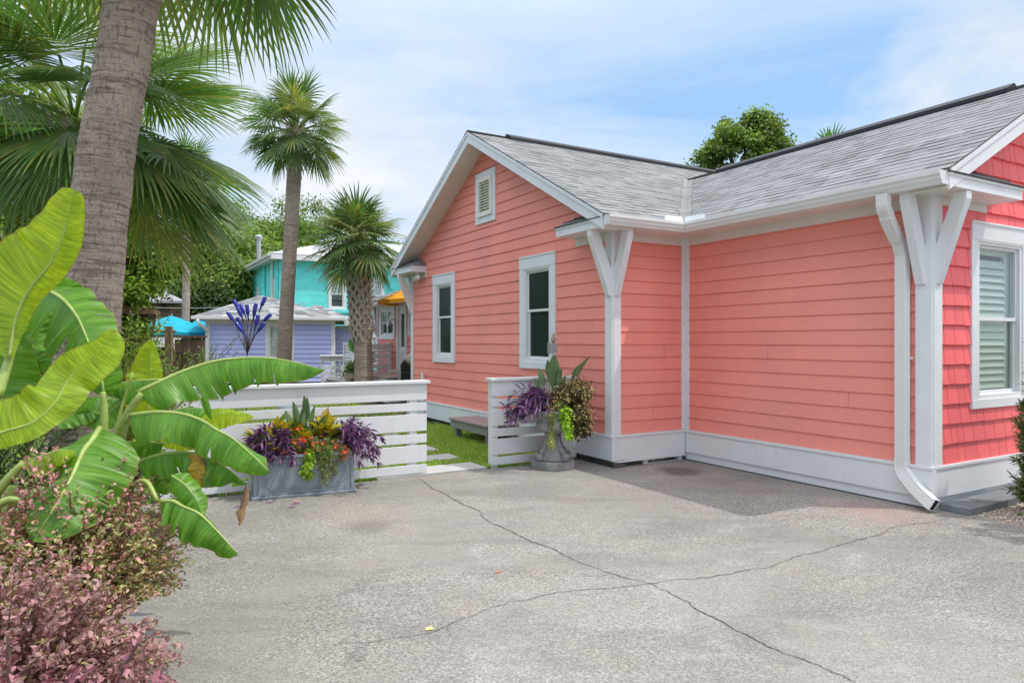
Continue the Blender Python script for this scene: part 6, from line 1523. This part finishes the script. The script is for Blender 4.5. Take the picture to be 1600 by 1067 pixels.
for a, b in ((.10, .22), (.30, .42), (.46, .58), (.64, .76), (.90, 1.055)): mb = MB(); mb.box(-bw, bw, -.2, -.175, a, b); mb.build('board', M['white'], t)
for x in (-bw, bw - .08): mb = MB(); mb.box(x, x + .08, -.17, -.09, 0, 1.06); mb.build('leg', M['white'], t)
mb = MB(); mb.bar((-.34, -.21, .08), (-.02, -.21, .9), .02, .1, up=(0, -1, 0)); mb.bar((.34, -.21, .08), (.12, -.21, .9), .02, .1, up=(0, -1, 0)); mb.build('brace', M['white'], t)
o = Vector(((553 - 800) / F * 19, 19, 0)); t = thing('pot', 'tan tapered pot beside the latticed palm trunk', 'pot', o)
mb = MB(); mb.lathe([(.16, 0), (.19, .1), (.24, .5), (.27, .68), (.25, .7), (.22, .66)], 20); mb.build('body', M['tan'], t, smooth=True); mb = MB(); mb.lathe([(0.0, .64), (.22, .64), (.22, .645), (0, .646)], 14); mb.build('potting_soil', M['soil'], t)
mound('potted_plant', 'leafy plant with trailing fronds in the tan pot by the palm', 'plant', o + Vector((0, -.04, .75)), .24, .2, .22, 60, .1, [(.1, .18, .04), (.2, .26, .07), (.08, .14, .04)], .35, (.05, -.2, .4, .07))
t = base_thing('paddle_leaf_plant', 'broad leaf standing up behind the tan pot', 'plant', o + Vector((.0, .3, 0)))
mb = MB(); mb.tube(bez([(0, 0, 0), (-.02, 0, .8), (.02, 0, 1.2)], 5), .015, 6); mb.build('stalk', M['stem'], t)
it = [(Vector((.02, 0, 1.1)), Vector((.1, 0, 1)), Vector((0, -1, .1)), .45), (Vector((.0, 0, 1.2)), Vector((-.5, 0, 1)), Vector((0, -1, .2)), .5)]
blades(t, M['croton'], it, asp=.5, cols=[(.06, .16, .03)])
o = HW(-1.9, 8.2); t = base_thing('rock', 'rounded blue grey rock on the lawn beyond the fence opening', 'rock', o)
bm_ = MB(); bm_.lathe([(.05, -.05), (.3, -.02), (.34, .08), (.28, .19), (.14, .25), (.02, .26)], 12)
for i, v in enumerate(bm_.v):
    k = 1 + .25 * noise.noise(Vector(v) * 4); bm_.v[i] = (v[0] * k * 1.3, v[1] * k * .8, v[2] * k)
t2 = bm_.build('stone', M['lead'], t, smooth=True)

# ------------------------------------------------------------------ cobalt bottle tree
BD = 13.5; o = P(385, 560, BD); o.z = 0; t = thing('bottle_tree', 'rusty rod bottle tree hung with cobalt blue bottles', 'bottle tree', o)
st = [((396, 522), (361, 468 + 26), (374, 492))]
bot = [((384, 495), (371, 467)), ((376, 488), (368, 474)), ((380, 500), (372, 482)), ((388, 498), (386.5, 484)), ((396, 496), (400.5, 472)), ((396, 500), (398, 484)), ((406, 484), (412, 470)), ((368, 506), (358, 491)), ((379, 516), (373, 502)), ((382, 523), (373, 510)), ((398, 514), (402, 499)), ((408, 506), (420, 494)), ((400, 522), (409, 510))]
mb = MB(); hub = P(386, 548, BD) - o; mb.tube([(0, 0, 0), hub], .012, 6)
arms = []
for (n0, n1) in bot:
    dd = rng.uniform(-.22, .22); a = P(n0[0], n0[1], BD + dd) - o; m_ = hub.lerp(a, .5) + Vector((rng.uniform(-.03, .03), 0, -.05)); mb.tube(bez([hub - Vector((0, 0, .1 * rng.random())), m_, a], 8), [.009 - .0006 * k for k in range(8)], 5); arms.append((a, P(n1[0], n1[1], BD + dd) - o))
mb.build('rod', M['rust'], t)
for a, b in arms:
    d = (b - a).normalized(); L = .30; mb = MB(); pr2 = [(.012, -.02), (.014, .06), (.02, .09), (.036, .13), (.038, .17), (.038, .285), (.034, .297), (.008, .292)]
    q = d.to_track_quat('Z', 'Y'); mb.lathe(pr2, 14)
    mb.v = [tuple(q @ Vector(v) + a - d * .02) for v in mb.v]; mb.build('bottle', M['cobalt'], t, smooth=True)

# ------------------------------------------------------------------ olive-like shrub, wood fences, cable
def lc_ol(s, p, e):
    k = rng.uniform(.8, 1.25); return rng.choice([(.17 * k, .22 * k, .11 * k), (.22 * k, .27 * k, .13 * k), (.12 * k, .17 * k, .07 * k)])
o = P(312, 590, 11.5); t = base_thing('olive_shrub', 'thin silvery green shrub in front of the shed downspout', 'shrub', Vector((o.x, o.y, 0)))
twig_shrub(t, (0, 0, 1.0), .42, .3, .52, 60, 26, .06, lc_ol, M['leaf'], asp=.24, tw=.005)
for (e) in ((.62, 0, 1.62), (.5, .1, 1.45), (.66, -.1, 1.36), (.3, 0, 1.5)):
    mbx = MB(); its = []; pts = bez([(0, 0, .3), (e[0] * .4, 0, e[2] * .72), e], 12); mbx.tube(pts, .005, 4)
    for j in range(4, 12):
        for k in range(3): its.append((pts[j], Vector(rdir(1)[0]) + Vector((.3, 0, .6)), Vector(rdir(1)[0]), .065))
    br = mbx.build('branch', M['twig'], t); blades(br, M['leaf'], its, asp=.24, cols=[(.2, .25, .13), (.15, .2, .09)])
def plank_fence(label, u0, u1, d, zt, open_top=False, posts=()):
    x0, x1 = (u0 - 800) / F * d, (u1 - 800) / F * d; t = thing('wood_fence', label, 'fence', (x0, d, 0), 0, 'brown wood fence sections'); L = x1 - x0; mb = MB(); x = 0
    while x < L: 
        wd = rng.uniform(.12, .15); k = rng.uniform(.9, 1.7); mb.box(x, min(L, x + wd - .006), 0, .022, .02, zt - .1 - (.35 if open_top else 0), (k, k, k)); x += wd
    mb.build('plank', M['wood_fence'], t)
    mb = MB(); mb.box(-.03, L + .03, -.05, .07, zt - .06, zt, (1.5, 1.4, 1.3)); mb.build('top_rail', M['wood_fence'], t)
    mb = MB(); mb.box(0, L, -.04, -.002, zt - .5, zt - .41, (1, 1, 1)); mb.build('rail', M['wood_fence'], t)
    for p in posts: mb = MB(); mb.box(p, p + .16, -.13, -.03, 0, zt + .1, (1, 1, 1)); mb.build('post', M['wood_post'], t)
    return t
plank_fence('brown board fence section below the aqua umbrella', 222, 272, 17, 1.82, True, (.62,)); plank_fence('brown board fence section next to the lilac shed downspout', 273, 320, 17.4, 1.70)
plank_fence('long brown board fence in the shade left of the thick palm trunk', -60, 214, 17.2, 1.8, False, (1.5, 3.2))
# small roofed brown hut post at the far left
o = P(212, 533.5, 13.0); t = thing('gate_shelter', 'narrow brown wooden gate shelter with a small roof beside the wood fence', 'shelter', (o.x, o.y, 0), .3)
mb = MB()
for k in range(4): mb.box(-.2 + .1 * k, -.106 + .1 * k, 0, .03, 0, 2.05, (1.1 + .2 * (k % 2),) * 3)
mb.build('plank', M['wood_fence'], t); mb = MB(); mb.prism([(-.34, -.25, 2.06), (.36, -.25, 2.06), (.36, -.25, 2.14), (.05, -.25, 2.2), (-.34, -.25, 2.2)], (0, .6, 0), (1.4, 1.2, 1.1)); mb.build('roof', M['wood_fence'], t)
mb = MB(); mb.bar((.2, .0, 1.35), (.34, .0, 2.05), .05, .05, col=(1.4, 1.2, 1.1)); mb.box(.12, .2, -.03, .05, 0, 2.05, (1.2, 1.1, 1)); mb.build('post', M['wood_fence'], t)
o = P(240, 533.5, 34); t = thing('brick_house', 'dim brick house with grey gable roof seen between trees above the aqua umbrella', 'house', (o.x, o.y, 0), .1)
BW = Wall((0, 0), (1, 0), (0, -1)); bwn = (-.6, .2, 2.0, 3.1)
mb = MB()
for (p, q, r, s) in ((-3.5, bwn[0], 0, 3.4), (bwn[1], 1.3, 0, 3.4), (bwn[0], bwn[1], 0, bwn[2]), (bwn[0], bwn[1], bwn[3], 3.4)): BW.box(mb, p, q, r, s, -.2, 0)
mb.box(-3.5, 1.3, .2, 2.0, 0, 3.3); mb.build('wall', M['brickwall'], t)
window(t, BW, *bwn, .1, .1, .1, 'plain', (M['white'], M['white'], M['glass_dark'], None))
mb = MB(); mb.prism([(-3.9, -.4, 3.42), (1.6, -.4, 3.42), (-.6, 1, 4.35), (-3.9, 1, 4.35)], (0, 0, .12), (.4, .4, .42)); mb.prism([(-3.9, 2.4, 3.42), (1.6, 2.4, 3.42), (-.6, 1.002, 4.35), (-3.9, 1.002, 4.35)], (0, 0, .12), (.4, .4, .42)); mb.build('roof', M['shingle'], t)
mb = MB(); mb.box(-1.2, 1.6, -.7, -.62, .9, 1.75); mb.build('porch_rail', M['white'], t)
mb = MB(); mb.tube(bez([P(190, 478, 28), P(300, 481.5, 28), P(480, 474, 28)], 24), .012, 5); o_ = mb.build('overhead_cable', M['steel']); tag(o_, 'thin overhead cable crossing behind the far palm trunk', 'cable')
mb = MB(); q0 = P(254, 572, 9); mb.tube(bez([q0, P(266, 573, 9), P(275, 579, 9), P(279, 590, 9), P(281, 640, 9)], 12), .014, 6)
o_ = mb.build('garden_hook', M['black']); tag(o_, 'black curved metal rod behind the long banana leaf', 'garden hook')

# ------------------------------------------------------------------ trees
def gx(u, d): return ((u - 800) / F * d, d, 0)
tree('tree', 'vine draped bright green tree close to the right side of the thick palm trunk', gx(205, 13), 1.5, .14, .5, .5, 1.5, 60, .24, 190, .075, TREE_Y, seed=2, asp=.7)
tree('tree', 'bright leaved tree between the fan palm leaves by the left picture edge', gx(10, 10.5), 2.2, .16, 1.5, 1.2, 1.7, 34, .42, 150, .13, TREE_Y + TREE_G, seed=3, asp=.6)
tree('tree', 'dark leaved tree behind the low crowned palm', gx(70, 15), 1.2, .2, 2.2, 1.6, 2.6, 46, .6, 170, .16, TREE_D, seed=4, asp=.5)
BGRP = 'bushy trees behind the back yards'
big = [('wide bushy tree with fine olive leaves above the lilac shed roof', 330, 40, .6, 5.0, 3.0, 4.3, TREE_G + TREE_Y, 90), ('bushy tree left of the far thin palm', 235, 44, .8, 4.2, 3, 4.6, TREE_G + TREE_Y, 70), ('tall bushy tree between the curved palm and the turquoise house', 420, 48, 2.2, 4.4, 3, 4.6, TREE_Y + TREE_G, 60), ('round tree peeking over the white hip roof, left of its flue', 500, 56, 3.2, 4.6, 3.2, 4.9, TREE_Y + TREE_G, 60), ('tree beyond the white hip roof, right of the shorter palm', 640, 55, 2.5, 5.0, 3.5, 3.9, TREE_G, 60),
       ('dark low tree in the shade above the aqua umbrella', 296, 36, .1, 3.4, 1.6, 2.3, TREE_D, 60), ('dull green tree at the far left behind the fence', 120, 40, .5, 5, 3.5, 4.6, TREE_D + TREE_G, 60), ('dark tree at the far left edge behind the banana leaves', -20, 36, .5, 5, 3.5, 4.0, TREE_D, 60), ('pale green tree crown between the far thin palm and the curved palm', 372, 52, 2.5, 4.5, 3, 5.0, TREE_Y + TREE_G, 60)]
for (lb, u, d, th, rx, ry, rz, cl, nc) in big: tree('tree', lb, gx(u, d), th, .25, rx, ry, rz, nc * 2, rx * .22, 280, .22, cl, BGRP, seed=u * .01, asp=.5, inner=.35)
tree('tree', 'round bright green tree rising behind the right roof ridge', gx(1162, 30), 8.1, .25, 2.0, 1.8, 1.75, 150, .34, 170, .14, TREE_G + TREE_Y + [(.14, .17, .05)], seed=9, asp=.65)
